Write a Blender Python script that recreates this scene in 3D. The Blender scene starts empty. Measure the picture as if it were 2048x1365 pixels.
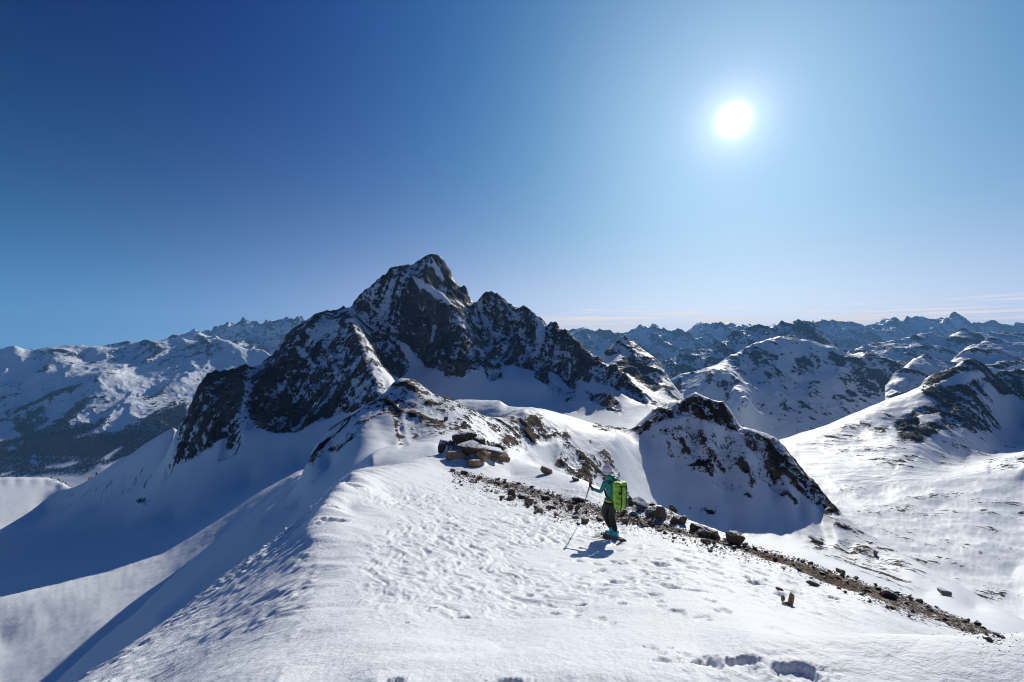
import bpy, bmesh, math, random, time
import numpy as np
from mathutils import Vector, Matrix, noise as mnoise
T0 = time.time()
S = bpy.context.scene
COL = S.collection
F, CX, CY = 910.0, 1024.0, 682.5          # focal length and centre of the 2048-pixel frame

# ------------------------------------------------------------------ camera, sky, sun, exposure
cam_d = bpy.data.cameras.new('camera')
cam = bpy.data.objects.new('camera', cam_d); COL.objects.link(cam)
cam.location = (0, 0, 0); cam.rotation_euler = (math.radians(90), 0, 0)
cam_d.sensor_width = 36; cam_d.lens = 36 * F / 2048
cam_d.clip_start = 0.1; cam_d.clip_end = 200000
S.camera = cam
SUN_AZ, SUN_EL = math.radians(25.95), math.radians(23.6)
SD = Vector((math.sin(SUN_AZ) * math.cos(SUN_EL), math.cos(SUN_AZ) * math.cos(SUN_EL), math.sin(SUN_EL)))

world = bpy.data.worlds.new('World'); S.world = world; world.use_nodes = True
NT = world.node_tree; NT.nodes.clear()
def wn(t, **k):
    n = NT.nodes.new(t)
    for a, b in k.items(): setattr(n, a, b)
    return n
def link(a, b): NT.links.new(a, b)
def wmath(op, a, b=None, clamp=False):
    n = wn('ShaderNodeMath', operation=op, use_clamp=clamp)
    for i, v in enumerate((a, b)):
        if v is None: continue
        if isinstance(v, (int, float)): n.inputs[i].default_value = v
        else: link(v, n.inputs[i])
    return n.outputs[0]
def wmix(fac, a, b, blend='MIX'):
    n = wn('ShaderNodeMix', data_type='RGBA', blend_type=blend)
    for s, v in ((n.inputs[0], fac), (n.inputs[6], a), (n.inputs[7], b)):
        if isinstance(v, (int, float)): s.default_value = v
        elif isinstance(v, tuple): s.default_value = (*v, 1)
        else: link(v, s)
    return n.outputs[2]
sky = wn('ShaderNodeTexSky', sky_type='NISHITA')
sky.sun_disc = False; sky.sun_elevation = SUN_EL; sky.sun_rotation = SUN_AZ
sky.altitude = 3000; sky.air_density = 1.0; sky.dust_density = 0.25; sky.ozone_density = 3.0
tc = wn('ShaderNodeTexCoord')
dot = wn('ShaderNodeVectorMath', operation='DOT_PRODUCT')
nrm = wn('ShaderNodeVectorMath', operation='NORMALIZE'); link(tc.outputs['Generated'], nrm.inputs[0])
link(nrm.outputs[0], dot.inputs[0]); dot.inputs[1].default_value = SD
cosang = wmath('MAXIMUM', dot.outputs['Value'], 0.0)
sep = wn('ShaderNodeSeparateXYZ'); link(nrm.outputs[0], sep.inputs[0])
elev = sep.outputs['Z']
# clear high-altitude air: deeper blue overhead than the model's own sea-level look
hsv = wn('ShaderNodeHueSaturation'); hsv.inputs['Saturation'].default_value = 1.22
hsv.inputs['Value'].default_value = 1.0; link(sky.outputs[0], hsv.inputs['Color'])
base = hsv.outputs[0]
base = wmix(1.0, sky.outputs[0], (0.03, 0.07, 0.33), 'MULTIPLY')
gam = wn('ShaderNodeGamma'); gam.inputs[1].default_value = 1.0; link(base, gam.inputs[0]); base = gam.outputs[0]
# aureole and the sun itself; pale band of air over the horizon, palest below the sun
def glow(p, k): return wmath('MULTIPLY', wmath('POWER', cosang, p), k)
g = wmath('ADD', glow(6000, 30.0), glow(14000, 400.0)); g = wmath('ADD', g, glow(600, 4.5)); g = wmath('ADD', g, glow(150, 0.6))
gcol = wn('ShaderNodeCombineColor')
for i, (h0, p1, a, b, c, d) in enumerate(((0.125, 6, 0.8, 3.7, 15.0, 1.6), (0.17, 6, 3.0, 3.6, 8.6, 4.3), (0.185, 3, 4.7, 3.8, 0.3, 6.2))):
    hor = wmath('EXPONENT', wmath('MULTIPLY', wmath('MAXIMUM', elev, 0.0), -1 / h0)); hsun = wmath('MULTIPLY', hor, wmath('POWER', cosang, 3.0))
    t = wmath('ADD', glow(p1, a), glow(25, b)); t = wmath('ADD', t, wmath('ADD', wmath('MULTIPLY', hsun, c), wmath('MULTIPLY', hor, d)))
    link(wmath('ADD', g, t), gcol.inputs[i])
base = wmix(1.0, base, gcol.outputs[0], 'ADD')
# thin cream cloud streaks low over the far ranges
mp = wn('ShaderNodeMapping'); mp.inputs['Scale'].default_value = (3.0, 3.0, 85.0); link(nrm.outputs[0], mp.inputs[0])
cn = wn('ShaderNodeTexNoise'); cn.inputs['Scale'].default_value = 2.6; cn.inputs['Detail'].default_value = 7
cn.inputs['Roughness'].default_value = 0.6; link(mp.outputs[0], cn.inputs['Vector'])
band = wn('ShaderNodeMapRange', interpolation_type='SMOOTHSTEP'); link(elev, band.inputs[0])
band.inputs[1].default_value = 0.085; band.inputs[2].default_value = 0.045
side = wn('ShaderNodeMapRange', interpolation_type='SMOOTHSTEP'); link(sep.outputs['X'], side.inputs[0])
side.inputs[1].default_value = -0.15; side.inputs[2].default_value = 0.25
cth = wn('ShaderNodeMapRange', interpolation_type='SMOOTHSTEP'); link(wmath('ADD', cn.outputs[0], wmath('MULTIPLY', wmath('SUBTRACT', 0.035, elev), 3.0)), cth.inputs[0])
cth.inputs[1].default_value = 0.42; cth.inputs[2].default_value = 0.56
cf = wmath('MULTIPLY', wmath('MULTIPLY', band.outputs[0], side.outputs[0]), cth.outputs[0])
base = wmix(wmath('MULTIPLY', cf, 0.9), base, (13.4, 11.8, 10.2))
bg = wn('ShaderNodeBackground'); bg.inputs['Strength'].default_value = 0.061
link(base, bg.inputs['Color'])
wo = wn('ShaderNodeOutputWorld'); link(bg.outputs[0], wo.inputs['Surface'])

sl = bpy.data.lights.new('sun', 'SUN'); sl.energy = 3.25; sl.angle = math.radians(0.53); sl.color = (1.0, 0.93, 0.81)
sun = bpy.data.objects.new('sun', sl); COL.objects.link(sun)
sun.rotation_euler = SD.to_track_quat('Z', 'Y').to_euler(); sun.location = SD * 30

S.view_settings.view_transform = 'Standard'; S.view_settings.look = 'None'
S.view_settings.gamma = 1.0; S.view_settings.use_curve_mapping = False
S.view_settings.exposure = 0.47
S.cycles.use_denoising = True
try: S.cycles.denoiser = 'OPENIMAGEDENOISE'
except Exception: pass
S.cycles.filter_width = 1.05; S.cycles.max_bounces = 6; S.cycles.diffuse_bounces = 3; S.cycles.volume_bounces = 0
S.cycles.sample_clamp_indirect = 8

# ------------------------------------------------------------------ noise in numpy
_rng = np.random.RandomState(7)
_PERM = _rng.permutation(4096); _PERM = np.concatenate([_PERM, _PERM])
_GA = _rng.rand(4096) * 2 * np.pi; _GX = np.cos(_GA); _GY = np.sin(_GA)
def perlin(x, y, seed=0):
    x = x + seed * 37.17; y = y - seed * 71.31
    xi = np.floor(x).astype(np.int64); yi = np.floor(y).astype(np.int64)
    xf = x - xi; yf = y - yi
    u = xf * xf * xf * (xf * (xf * 6 - 15) + 10); v = yf * yf * yf * (yf * (yf * 6 - 15) + 10)
    def gr(ix, iy, dx, dy):
        h = _PERM[_PERM[ix & 4095] + (iy & 4095)]
        return _GX[h] * dx + _GY[h] * dy
    a = gr(xi, yi, xf, yf); b = gr(xi + 1, yi, xf - 1, yf)
    c = gr(xi, yi + 1, xf, yf - 1); d = gr(xi + 1, yi + 1, xf - 1, yf - 1)
    return (a + u * (b - a) + v * ((c + u * (d - c)) - (a + u * (b - a)))) * 1.5
def fbm(x, y, wl, oct=5, rough=0.5, seed=0):
    s = 0; a = 1; t = 0
    for i in range(oct):
        s = s + a * perlin(x / wl * 2 ** i, y / wl * 2 ** i, seed + i); t += a; a *= rough
    return s / t
def ridged(x, y, wl, oct=5, rough=0.55, seed=0):
    s = 0; a = 1; t = 0; w = 1
    for i in range(oct):
        n = 1 - np.abs(perlin(x / wl * 2 ** i, y / wl * 2 ** i, seed + i)) * 1.6
        n = n * np.clip(n, 0, 1)
        s = s + a * n * w; w = np.clip(n * 1.3, 0, 1); t += a; a *= rough
    return s / t - 0.45
def sstep(a, b, x):
    t = np.clip((x - a) / (b - a), 0, 1); return t * t * (3 - 2 * t)

# ------------------------------------------------------------------ terrain: survey points -> height field
# a survey point (px, py, Y) is the direction a ground feature is seen in and its distance Y ahead of the camera
def dens(poly, step=12):
    out = []
    for a, b in zip(poly[:-1], poly[1:]):
        n = max(1, int(math.hypot(b[0] - a[0], b[1] - a[1]) / step))
        for i in range(n):
            t = i / n
            out.append((a[0] + (b[0] - a[0]) * t, a[1] + (b[1] - a[1]) * t, math.exp(math.log(a[2]) * (1 - t) + math.log(b[2]) * t)))
    out.append(poly[-1]); return out
class Field:
    def __init__(self, pts, vs=1.0, soft=0.01):
        P = np.array(pts, float)
        self.vs = vs; self.soft = soft
        self.X = np.stack([(P[:, 0] - CX) / F, np.log(P[:, 2]) * vs], 1)
        q = (CY - P[:, 1]) / F
        # drop near duplicates
        keep = []
        for i in range(len(P)):
            if all((abs(self.X[i, 0] - self.X[j, 0]) + abs(self.X[i, 1] - self.X[j, 1])) > 0.004 for j in keep): keep.append(i)
        self.X = self.X[keep]; q = q[keep]
        n = len(q)
        D = np.sqrt(((self.X[:, None] - self.X[None]) ** 2).sum(2) + soft ** 2)
        A = np.zeros((n + 3, n + 3)); A[:n, :n] = -D; A[:n, n] = 1; A[:n, n + 1:] = self.X
        A[n, :n] = 1; A[n + 1:, :n] = self.X.T
        self.w = np.linalg.solve(A, np.concatenate([q, [0, 0, 0]])); self.n = n
    def ev(self, u, v):
        s = u.shape; u = u.ravel(); v = v.ravel() * self.vs
        out = np.empty(len(u))
        for i in range(0, len(u), 20000):
            a = u[i:i + 20000, None]; b = v[i:i + 20000, None]
            D = np.sqrt((a - self.X[:, 0]) ** 2 + (b - self.X[:, 1]) ** 2 + self.soft ** 2)
            out[i:i + 20000] = -D @ self.w[:self.n] + self.w[self.n] + self.w[self.n + 1] * a[:, 0] + self.w[self.n + 2] * b[:, 0]
        return out.reshape(s)
    def ev_fast(self, U, V, cu=260, cv=260):
        cu = min(cu, len(U)); cv = min(cv, len(V))
        uc = np.linspace(U[0], U[-1], cu); vc = np.linspace(V[0], V[-1], cv)
        Q = self.ev(*np.meshgrid(uc, vc))
        fu = np.clip((U - uc[0]) / (uc[1] - uc[0]), 0, cu - 1.001); fv = np.clip((V - vc[0]) / (vc[1] - vc[0]), 0, cv - 1.001)
        iu = fu.astype(int); iv = fv.astype(int); tu = (fu - iu)[None]; tv = (fv - iv)[:, None]
        a = Q[np.ix_(iv, iu)]; b = Q[np.ix_(iv, iu + 1)]; c = Q[np.ix_(iv + 1, iu)]; d = Q[np.ix_(iv + 1, iu + 1)]
        return (a * (1 - tu) + b * tu) * (1 - tv) + (c * (1 - tu) + d * tu) * tv

def polydist(px, py, poly):
    """signed distance (positive inside) to a polygon, arrays"""
    poly = np.array(poly, float); ins = np.zeros(px.shape, bool); dm = np.full(px.shape, 1e18)
    n = len(poly)
    for i in range(n):
        x0, y0 = poly[i]; x1, y1 = poly[(i + 1) % n]
        dx, dy = x1 - x0, y1 - y0
        t = np.clip(((px - x0) * dx + (py - y0) * dy) / (dx * dx + dy * dy + 1e-9), 0, 1)
        dm = np.minimum(dm, (px - x0 - t * dx) ** 2 + (py - y0 - t * dy) ** 2)
        c = (y0 > py) != (y1 > py)
        with np.errstate(divide='ignore', invalid='ignore'):
            ins ^= c & (px < (x1 - x0) * (py - y0) / (y1 - y0 + 1e-12) + x0)
    return np.sqrt(dm) * np.where(ins, 1, -1)
def zones(px, py, base, zs, soft=5):
    """rock cover per vertex: later zones paint over earlier ones"""
    r = np.full(px.shape, float(base))
    for z in zs:
        poly, val = z[0], z[1]; s = z[2] if len(z) > 2 else soft
        P = np.array(poly); m = (px > P[:, 0].min() - s * 2) & (px < P[:, 0].max() + s * 2) & (py > P[:, 1].min() - s * 2) & (py < P[:, 1].max() + s * 2)
        if not m.any(): continue
        d = polydist(px[m], py[m], poly); t = sstep(-s, s, d)
        r[m] = r[m] * (1 - t) + val * t
    return r

TRI = [0]
def grid_mesh(name, X, Y, Z, attrs, mat, kind='structure', label=None, cut=None):
    nv, nu = X.shape
    me = bpy.data.meshes.new(name)
    co = np.stack([X, Y, Z], -1).reshape(-1, 3).astype(np.float32)
    idx = np.arange(nv * nu).reshape(nv, nu)
    f = np.stack([idx[:-1, :-1], idx[:-1, 1:], idx[1:, 1:], idx[1:, :-1]], -1).reshape(-1, 4)
    if cut is not None:
        k = cut[:-1, :-1].ravel(); f = f[~k]
    me.vertices.add(len(co)); me.vertices.foreach_set('co', co.ravel())
    me.loops.add(len(f) * 4); me.loops.foreach_set('vertex_index', f.ravel().astype(np.int32))
    me.polygons.add(len(f)); me.polygons.foreach_set('loop_start', np.arange(0, len(f) * 4, 4, dtype=np.int32))
    me.polygons.foreach_set('loop_total', np.full(len(f), 4, np.int32))
    me.update(calc_edges=True); me.shade_smooth()
    for k, v in attrs.items():
        a = me.attributes.new(k, 'FLOAT', 'POINT'); a.data.foreach_set('value', v.ravel().astype(np.float32))
    me.materials.append(mat)
    TRI[0] += len(f) * 2
    o = bpy.data.objects.new(name, me); COL.objects.link(o)
    o['kind'] = kind
    if label: o['label'] = label
    return o

# ------------------------------------------------------------------ materials
class M:
    def __init__(self, name):
        self.m = bpy.data.materials.new(name); self.m.use_nodes = True
        self.t = self.m.node_tree; self.t.nodes.clear()
        self.out = self.n('ShaderNodeOutputMaterial'); self.b = self.n('ShaderNodeBsdfPrincipled')
        self.l(self.b.outputs[0], self.out.inputs[0])
    def n(self, t, **k):
        n = self.t.nodes.new(t)
        for a, b in k.items(): setattr(n, a, b)
        return n
    def l(self, a, b): self.t.links.new(a, b)
    def put(self, s, v):
        if isinstance(v, (int, float)): s.default_value = v
        elif isinstance(v, tuple): s.default_value = (*v, 1) if (len(v) == 3 and s.type == 'RGBA') else v
        else: self.l(v, s)
    def math(self, op, a, b=None, c=None, clamp=False):
        n = self.n('ShaderNodeMath', operation=op, use_clamp=clamp)
        for i, v in enumerate((a, b, c)):
            if v is not None: self.put(n.inputs[i], v)
        return n.outputs[0]
    def mix(self, f, a, b, blend='MIX'):
        n = self.n('ShaderNodeMix', data_type='RGBA', blend_type=blend)
        self.put(n.inputs[0], f); self.put(n.inputs[6], a); self.put(n.inputs[7], b); return n.outputs[2]
    def noise(self, scale, detail=6, rough=0.6, vec=None, dist=0.0, dim='3D'):
        n = self.n('ShaderNodeTexNoise', noise_dimensions=dim); n.inputs['Scale'].default_value = scale
        n.inputs['Detail'].default_value = detail; n.inputs['Roughness'].default_value = rough; n.inputs['Distortion'].default_value = dist
        self.l(vec or self.pos(), n.inputs['Vector']); return n.outputs[0]
    def pos(self):
        if not hasattr(self, '_p'): self._p = self.n('ShaderNodeTexCoord').outputs['Object']
        return self._p
    def scaled(self, v, s, rot=(0, 0, 0)):
        n = self.n('ShaderNodeMapping'); n.inputs['Scale'].default_value = s; n.inputs['Rotation'].default_value = rot
        self.l(v, n.inputs[0]); return n.outputs[0]
    def ramp(self, x, a, b, lo=0.0, hi=1.0):
        n = self.n('ShaderNodeMapRange', interpolation_type='SMOOTHSTEP')
        self.put(n.inputs[0], x); n.inputs[1].default_value = a; n.inputs[2].default_value = b
        n.inputs[3].default_value = lo; n.inputs[4].default_value = hi; return n.outputs[0]
    def attr(self, name):
        return self.n('ShaderNodeAttribute', attribute_name=name).outputs['Fac']
    def bump(self, h, dist, strength=1.0, prev=None):
        n = self.n('ShaderNodeBump'); n.inputs['Strength'].default_value = strength; n.inputs['Distance'].default_value = dist
        self.l(h, n.inputs['Height'])
        if prev: self.l(prev, n.inputs['Normal'])
        return n.outputs[0]
SNOW = (0.815, 0.865, 0.915)
def terrain_mat(name, px_m, rock_a=(0.035, 0.033, 0.035), rock_b=(0.11, 0.095, 0.082), spread=1.6, sharp=0.05, stretch=(1, 1, 1), rot=(0, 0, 0), snow=SNOW, bumpk=1.0):
    """snow with rock showing through; px_m = metres that one picture element covers there"""
    m = M(name)
    v = m.scaled(m.pos(), stretch, rot)
    n1 = m.noise(1 / (px_m * 22), 8, 0.72, v, 0.3)
    n2 = m.noise(1 / (px_m * 3.2), 4, 0.8, v)
    n = m.math('ADD', m.math('MULTIPLY', n1, 0.5), m.math('MULTIPLY', n2, 0.5))
    ra = m.attr('rock')
    val = m.math('ADD', ra, m.math('MULTIPLY', m.math('MULTIPLY', m.math('SUBTRACT', n, 0.5), spread * 2), m.math('MULTIPLY', ra, 5.0, clamp=True)))
    mask = m.ramp(val, 0.5 - sharp, 0.5 + sharp)
    big = m.noise(1 / (px_m * 60), 4, 0.6)
    rc = m.mix(m.ramp(big, 0.38, 0.62), rock_a, rock_b)
    rc = m.mix(m.ramp(m.noise(1 / (px_m * 9), 5, 0.7), 0.35, 0.7), rc, tuple(c * 0.55 for c in rock_a))
    sn = m.mix(m.ramp(m.noise(1 / (px_m * 90), 3, 0.5), 0.3, 0.7), snow, tuple(c * 0.97 for c in snow))
    m.put(m.b.inputs['Base Color'], m.mix(mask, sn, rc))
    m.put(m.b.inputs['Roughness'], m.mix(mask, (0.55,) * 3, (0.85,) * 3))
    m.b.inputs['Specular IOR Level'].default_value = 0.06
    b1 = m.bump(m.math('MULTIPLY', mask, m.noise(1 / (px_m * 7), 6, 0.7, v)), px_m * 7 * bumpk, 1.0)
    b2 = m.bump(m.noise(1 / (px_m * 14), 4, 0.55), px_m * 1.2 * bumpk, 0.6, b1)
    m.l(b2, m.b.inputs['Normal'])
    return m.m
def back(poly, ky=1.12, dpx=45):
    return [(a, b + dpx, c * ky) for a, b, c in dens(poly, 25)] + [(a, b + dpx * 2.2, c * ky * 1.2) for a, b, c in dens(poly, 40)]
def rows(bp):
    """[(Y0, n), (Y1, n), ..., (Yend, 0)] -> log-spaced distances with n rows in each stretch"""
    out = []
    for (a, n), (b, _) in zip(bp[:-1], bp[1:]): out += list(np.linspace(math.log(a), math.log(b), n, endpoint=False))
    return np.array(out + [math.log(bp[-1][0])])
HF = {}
def layer(name, pts, pxr, nu, vrows, disp, zone, mat, vs=1.0, soft=0.01, base=0.0, zsoft=6, slopek=1.5, label=None, rnoise=None, zup=0, curvk=0.16):
    fl = Field(pts, vs, soft)
    U = (np.linspace(pxr[0], pxr[1], nu) - CX) / F; V = rows(vrows)
    Q = fl.ev_fast(U, V, 300, 300)
    Y = np.exp(V)[:, None] * np.ones((1, nu)); X = U[None] * Y; Z = Q * Y
    PX = U[None] * F + CX + 0 * Y; PY = CY - Q * F
    R = zones(PX, PY + zup, base, zone, zsoft)
    def nz(Z):
        ax = np.gradient(X, axis=1); az = np.gradient(Z, axis=1)
        bx = np.gradient(X, axis=0); by = np.gradient(Y, axis=0); bz = np.gradient(Z, axis=0)
        nx = -az * by; ny = -(ax * bz - az * bx); n = ax * by
        return n / np.sqrt(nx ** 2 + ny ** 2 + n ** 2 + 1e-12)
    n0 = nz(Z)
    D = disp(X, Y, Z, R, n0, PX, PY)
    Z2 = Z + D
    n1 = nz(Z2)
    R2 = np.where(R > 0.02, R + slopek * np.clip(n0 - n1, -0.35, 0.35), R)
    if curvk:      # snow fills the gullies and ledges, rock stands out on the ribs
        def blur(A, k):
            for ax in (0, 1):
                c = np.cumsum(np.concatenate([np.repeat(np.take(A, [0], ax), k + 1, ax), A, np.repeat(np.take(A, [-1], ax), k, ax)], ax), ax)
                A = (np.take(c, range(2 * k + 1, c.shape[ax]), ax) - np.take(c, range(0, c.shape[ax] - 2 * k - 1), ax)) / (2 * k + 1)
            return A
        for k, w in ((3, 0.6), (9, 0.8)):
            H = (D - blur(D, k)); H = H / (np.sqrt(blur(H ** 2, 25)) + 1e-6)
            R2 = R2 + np.where(R > 0.02, curvk * w * np.clip(H, -2.2, 2.2) * np.clip(R * 4, 0, 1), 0)
    if rnoise is not None: R2 = R2 + rnoise(X, Y, Z2, R, PX, PY)
    o = grid_mesh(name, X, Y, Z2, {'rock': R2}, mat, label=label)
    HF[name] = (U, V, Z2)
    return o
def ground_z(name, x, y):
    U, V, Z = HF[name]; u = x / y; v = math.log(y)
    fu = np.clip(np.interp(u, U, np.arange(len(U))), 0, len(U) - 1.001); fv = np.clip(np.interp(v, V, np.arange(len(V))), 0, len(V) - 1.001)
    i, j = int(fu), int(fv); a, b = fu - i, fv - j
    return float((Z[j, i] * (1 - a) + Z[j, i + 1] * a) * (1 - b) + (Z[j + 1, i] * (1 - a) + Z[j + 1, i + 1] * a) * b)
def on_ground(name, px, py, near=0):
    """the visible point of that layer in the direction (px, py)"""
    U, V, Z = HF[name]; u = (px - CX) / F
    fu = np.clip(np.interp(u, U, np.arange(len(U))), 0, len(U) - 1.001); i = int(fu); a = fu - i
    q = (Z[:, i] * (1 - a) + Z[:, i + 1] * a) / np.exp(V); t = (CY - py) / F
    k = np.where(q >= t)[0]
    k = k[k >= near] if near else k
    j = int(k[0]) if len(k) else int(np.argmax(q))
    y = math.exp(V[j]); return Vector((u * y, y, ground_z(name, u * y, y)))

# ---------------- A: the snow-covered crest we stand on
crestA = [(742, 936, 17.5), (780, 931, 21), (800, 928, 23), (850, 917, 26), (900, 904, 29), (940, 900, 30), (1000, 905, 30), (1030, 918, 28.5), (1060, 928, 27), (1100, 940, 25), (1170, 962, 21), (1230, 990, 18),
          (1290, 1008, 16), (1350, 1030, 14.5), (1400, 1050, 13.4), (1440, 1064, 13), (1480, 1080, 12.4), (1530, 1096, 11.7), (1570, 1107, 11.3), (1650, 1136, 10), (1720, 1161, 9.3), (1800, 1186, 8.8), (1850, 1207, 8.2), (1900, 1227, 7.7),
          (1960, 1251, 7.2), (2000, 1272, 6.9), (2100, 1320, 6.4), (2300, 1400, 6)]
breakA = [(742, 936, 17.5), (700, 945, 14.5), (680, 965, 12.5), (650, 1005, 10.8), (612, 1060, 9), (620, 1090, 8), (638, 1150, 6.2), (616, 1200, 4.9), (600, 1280, 3.6), (552, 1365, 2.6), (500, 1500, 2.0)]
silA = [(690, 954, 20), (640, 1002, 18.5), (578, 1060, 16), (520, 1105, 13.5), (469, 1142, 12), (400, 1195, 10), (336, 1244, 8.5), (250, 1305, 7.3), (164, 1365, 6.5), (40, 1450, 5.6)]
ptsA = dens(crestA, 15) + dens(breakA, 15) + dens(silA, 20)
ptsA += [(60, 1592, 8.5), (228, 1441, 12), (398, 1285, 16), (569, 1130, 22), (640, 1075, 26), (-236, 1802, 6.5), (-100, 1900, 10), (0, 1750, 20), (300, 1500, 35), (600, 1180, 40), (-300, 1700, 4)]
ptsA += [(a, b + 60, c * 1.28) for a, b, c in dens(crestA[1:], 30)] + [(a, b + 140, c * 1.8) for a, b, c in dens(crestA[1:], 50)]
ptsA += [(x, 1500, 1.95) for x in range(600, 2600, 150)] + [(300, 1500, 2.6), (0, 1600, 3)]
ptsA += [(400, 1365, 3.3), (480, 1280, 4.4), (560, 1200, 5.4), (540, 1120, 8.5), (560, 1150, 7.2), (590, 1080, 10), (620, 1040, 11.5), (440, 1240, 6.4), (360, 1300, 5.6), (300, 1365, 4.6), (670, 985, 14)]
ptsA += dens([(750, 1365, 2.4), (1024, 1365, 2.4), (1400, 1365, 2.4), (1800, 1365, 2.4), (2300, 1365, 2.4)], 60) + dens([(1500, 1268, 3.0), (1650, 1270, 2.95), (1850, 1271, 2.95), (2048, 1273, 2.95), (2500, 1273, 2.95)], 20)
ptsA += dens([(1560, 1268, 3.5), (1650, 1285, 3.5), (1750, 1310, 3.55), (1850, 1330, 3.6), (1950, 1345, 3.6), (2048, 1360, 3.6), (2250, 1400, 3.6)], 25) + dens([(1650, 1264, 4.3), (1750, 1285, 4.5), (1850, 1330, 4.6), (1950, 1350, 4.6), (2048, 1390, 4.5), (2250, 1440, 4.4)], 25)
ptsA += [(1650, 1225, 5.3), (1650, 1170, 8), (1750, 1225, 6.2), (1750, 1262, 5.2), (1850, 1262, 6), (1850, 1232, 6.9), (1950, 1300, 5.8), (2048, 1350, 5.5), (2250, 1430, 5.2)]
ptsA += [(1400, 1300, 2.95), (1400, 1260, 3.4), (1400, 1200, 4.6), (1400, 1140, 6.9), (1400, 1090, 9.8), (1500, 1220, 4.5), (1500, 1160, 6.7), (1500, 1110, 9.6), (1220, 1290, 3.05), (1220, 1240, 3.8), (1220, 1160, 6.2), (1220, 1110, 8.8), (1231, 1078, 10.5), (1220, 1040, 13.5)]
ptsA += [(1024, 1280, 3.3), (1024, 1200, 4.8), (1024, 1120, 7.4), (1024, 1050, 11.5), (1024, 985, 18), (1024, 950, 23), (1120, 1000, 17), (1120, 1060, 11), (900, 1280, 3.3), (900, 1150, 6), (900, 1050, 10.5), (900, 980, 16.5), (900, 945, 21.5),
         (780, 1280, 3.3), (780, 1150, 5.8), (780, 1060, 9.2), (780, 990, 13.5), (700, 1200, 4.8), (700, 1090, 7.8), (700, 1020, 10.8), (1320, 1060, 12), (1600, 1190, 6.6)]
# footprints: (px, py, Y) -> plan position, heading and depth
rf = random.Random(5); STEPS = []
def gp(px, py, Y): return ((px - CX) / F * Y, Y)
def trail(a, b, n, j, dep, r):
    for i in range(n):
        t = (i + rf.random() * 0.5) / n
        x = a[0] + (b[0] - a[0]) * t + rf.uniform(-j, j); y = a[1] + (b[1] - a[1]) * t + rf.uniform(-j, j)
        STEPS.append((x, y, rf.uniform(0.5, 1.2) * dep, r * rf.uniform(0.7, 1.2), rf.uniform(-0.6, 0.6)))
trail(gp(1225, 1095, 9.8), gp(1340, 1150, 6.6), 8, 0.2, 0.035, 0.12)
trail(gp(1180, 1120, 8.5), gp(1500, 1250, 3.6), 30, 0.40, 0.035, 0.09)
trail(gp(1330, 1120, 7.9), gp(1640, 1200, 6.0), 26, 0.45, 0.035, 0.09)
trail(gp(1050, 1180, 5.2), gp(1240, 1260, 3.5), 9, 0.15, 0.028, 0.06)
trail(gp(1150, 1140, 7.0), gp(1330, 1230, 4.2), 16, 0.3, 0.03, 0.07)
trail(gp(1290, 1290, 3.0), gp(1500, 1340, 2.55), 10, 0.10, 0.02, 0.04)
trail(gp(1400, 1100, 9.0), gp(1750, 1215, 6.0), 18, 0.35, 0.03, 0.10)
HOLES = [gp(1590, 1345, 2.48) + (0.05, 0.15, 0.0), gp(1490, 1325, 2.62) + (0.035, 0.10, .3), gp(1410, 1322, 2.66) + (0.035, 0.10, 0.2), gp(1330, 1318, 2.7) + (0.03, 0.09, 0.2), gp(790, 1360, 2.42) + (0.03, 0.06, 0.3), gp(1020, 1358, 2.4) + (0.035, 0.10, 0), gp(925, 1238, 4.05) + (0.04, 0.07, -0.5), gp(864, 1218, 4.35) + (0.04, 0.06, 0), gp(813, 1252, 3.8) + (0.03, 0.035, 0), gp(1110, 1222, 4.2) + (0.035, 0.07, 0), gp(1160, 1210, 4.5) + (0.035, 0.08, -.5), gp(665, 1030, 10.3) + (0.10, 0.22, 0.4), gp(706, 972, 12.5) + (0.12, 0.3, 0.3), gp(665, 1058, 9.2) + (0.10, 0.3, 0.1)]
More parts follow.
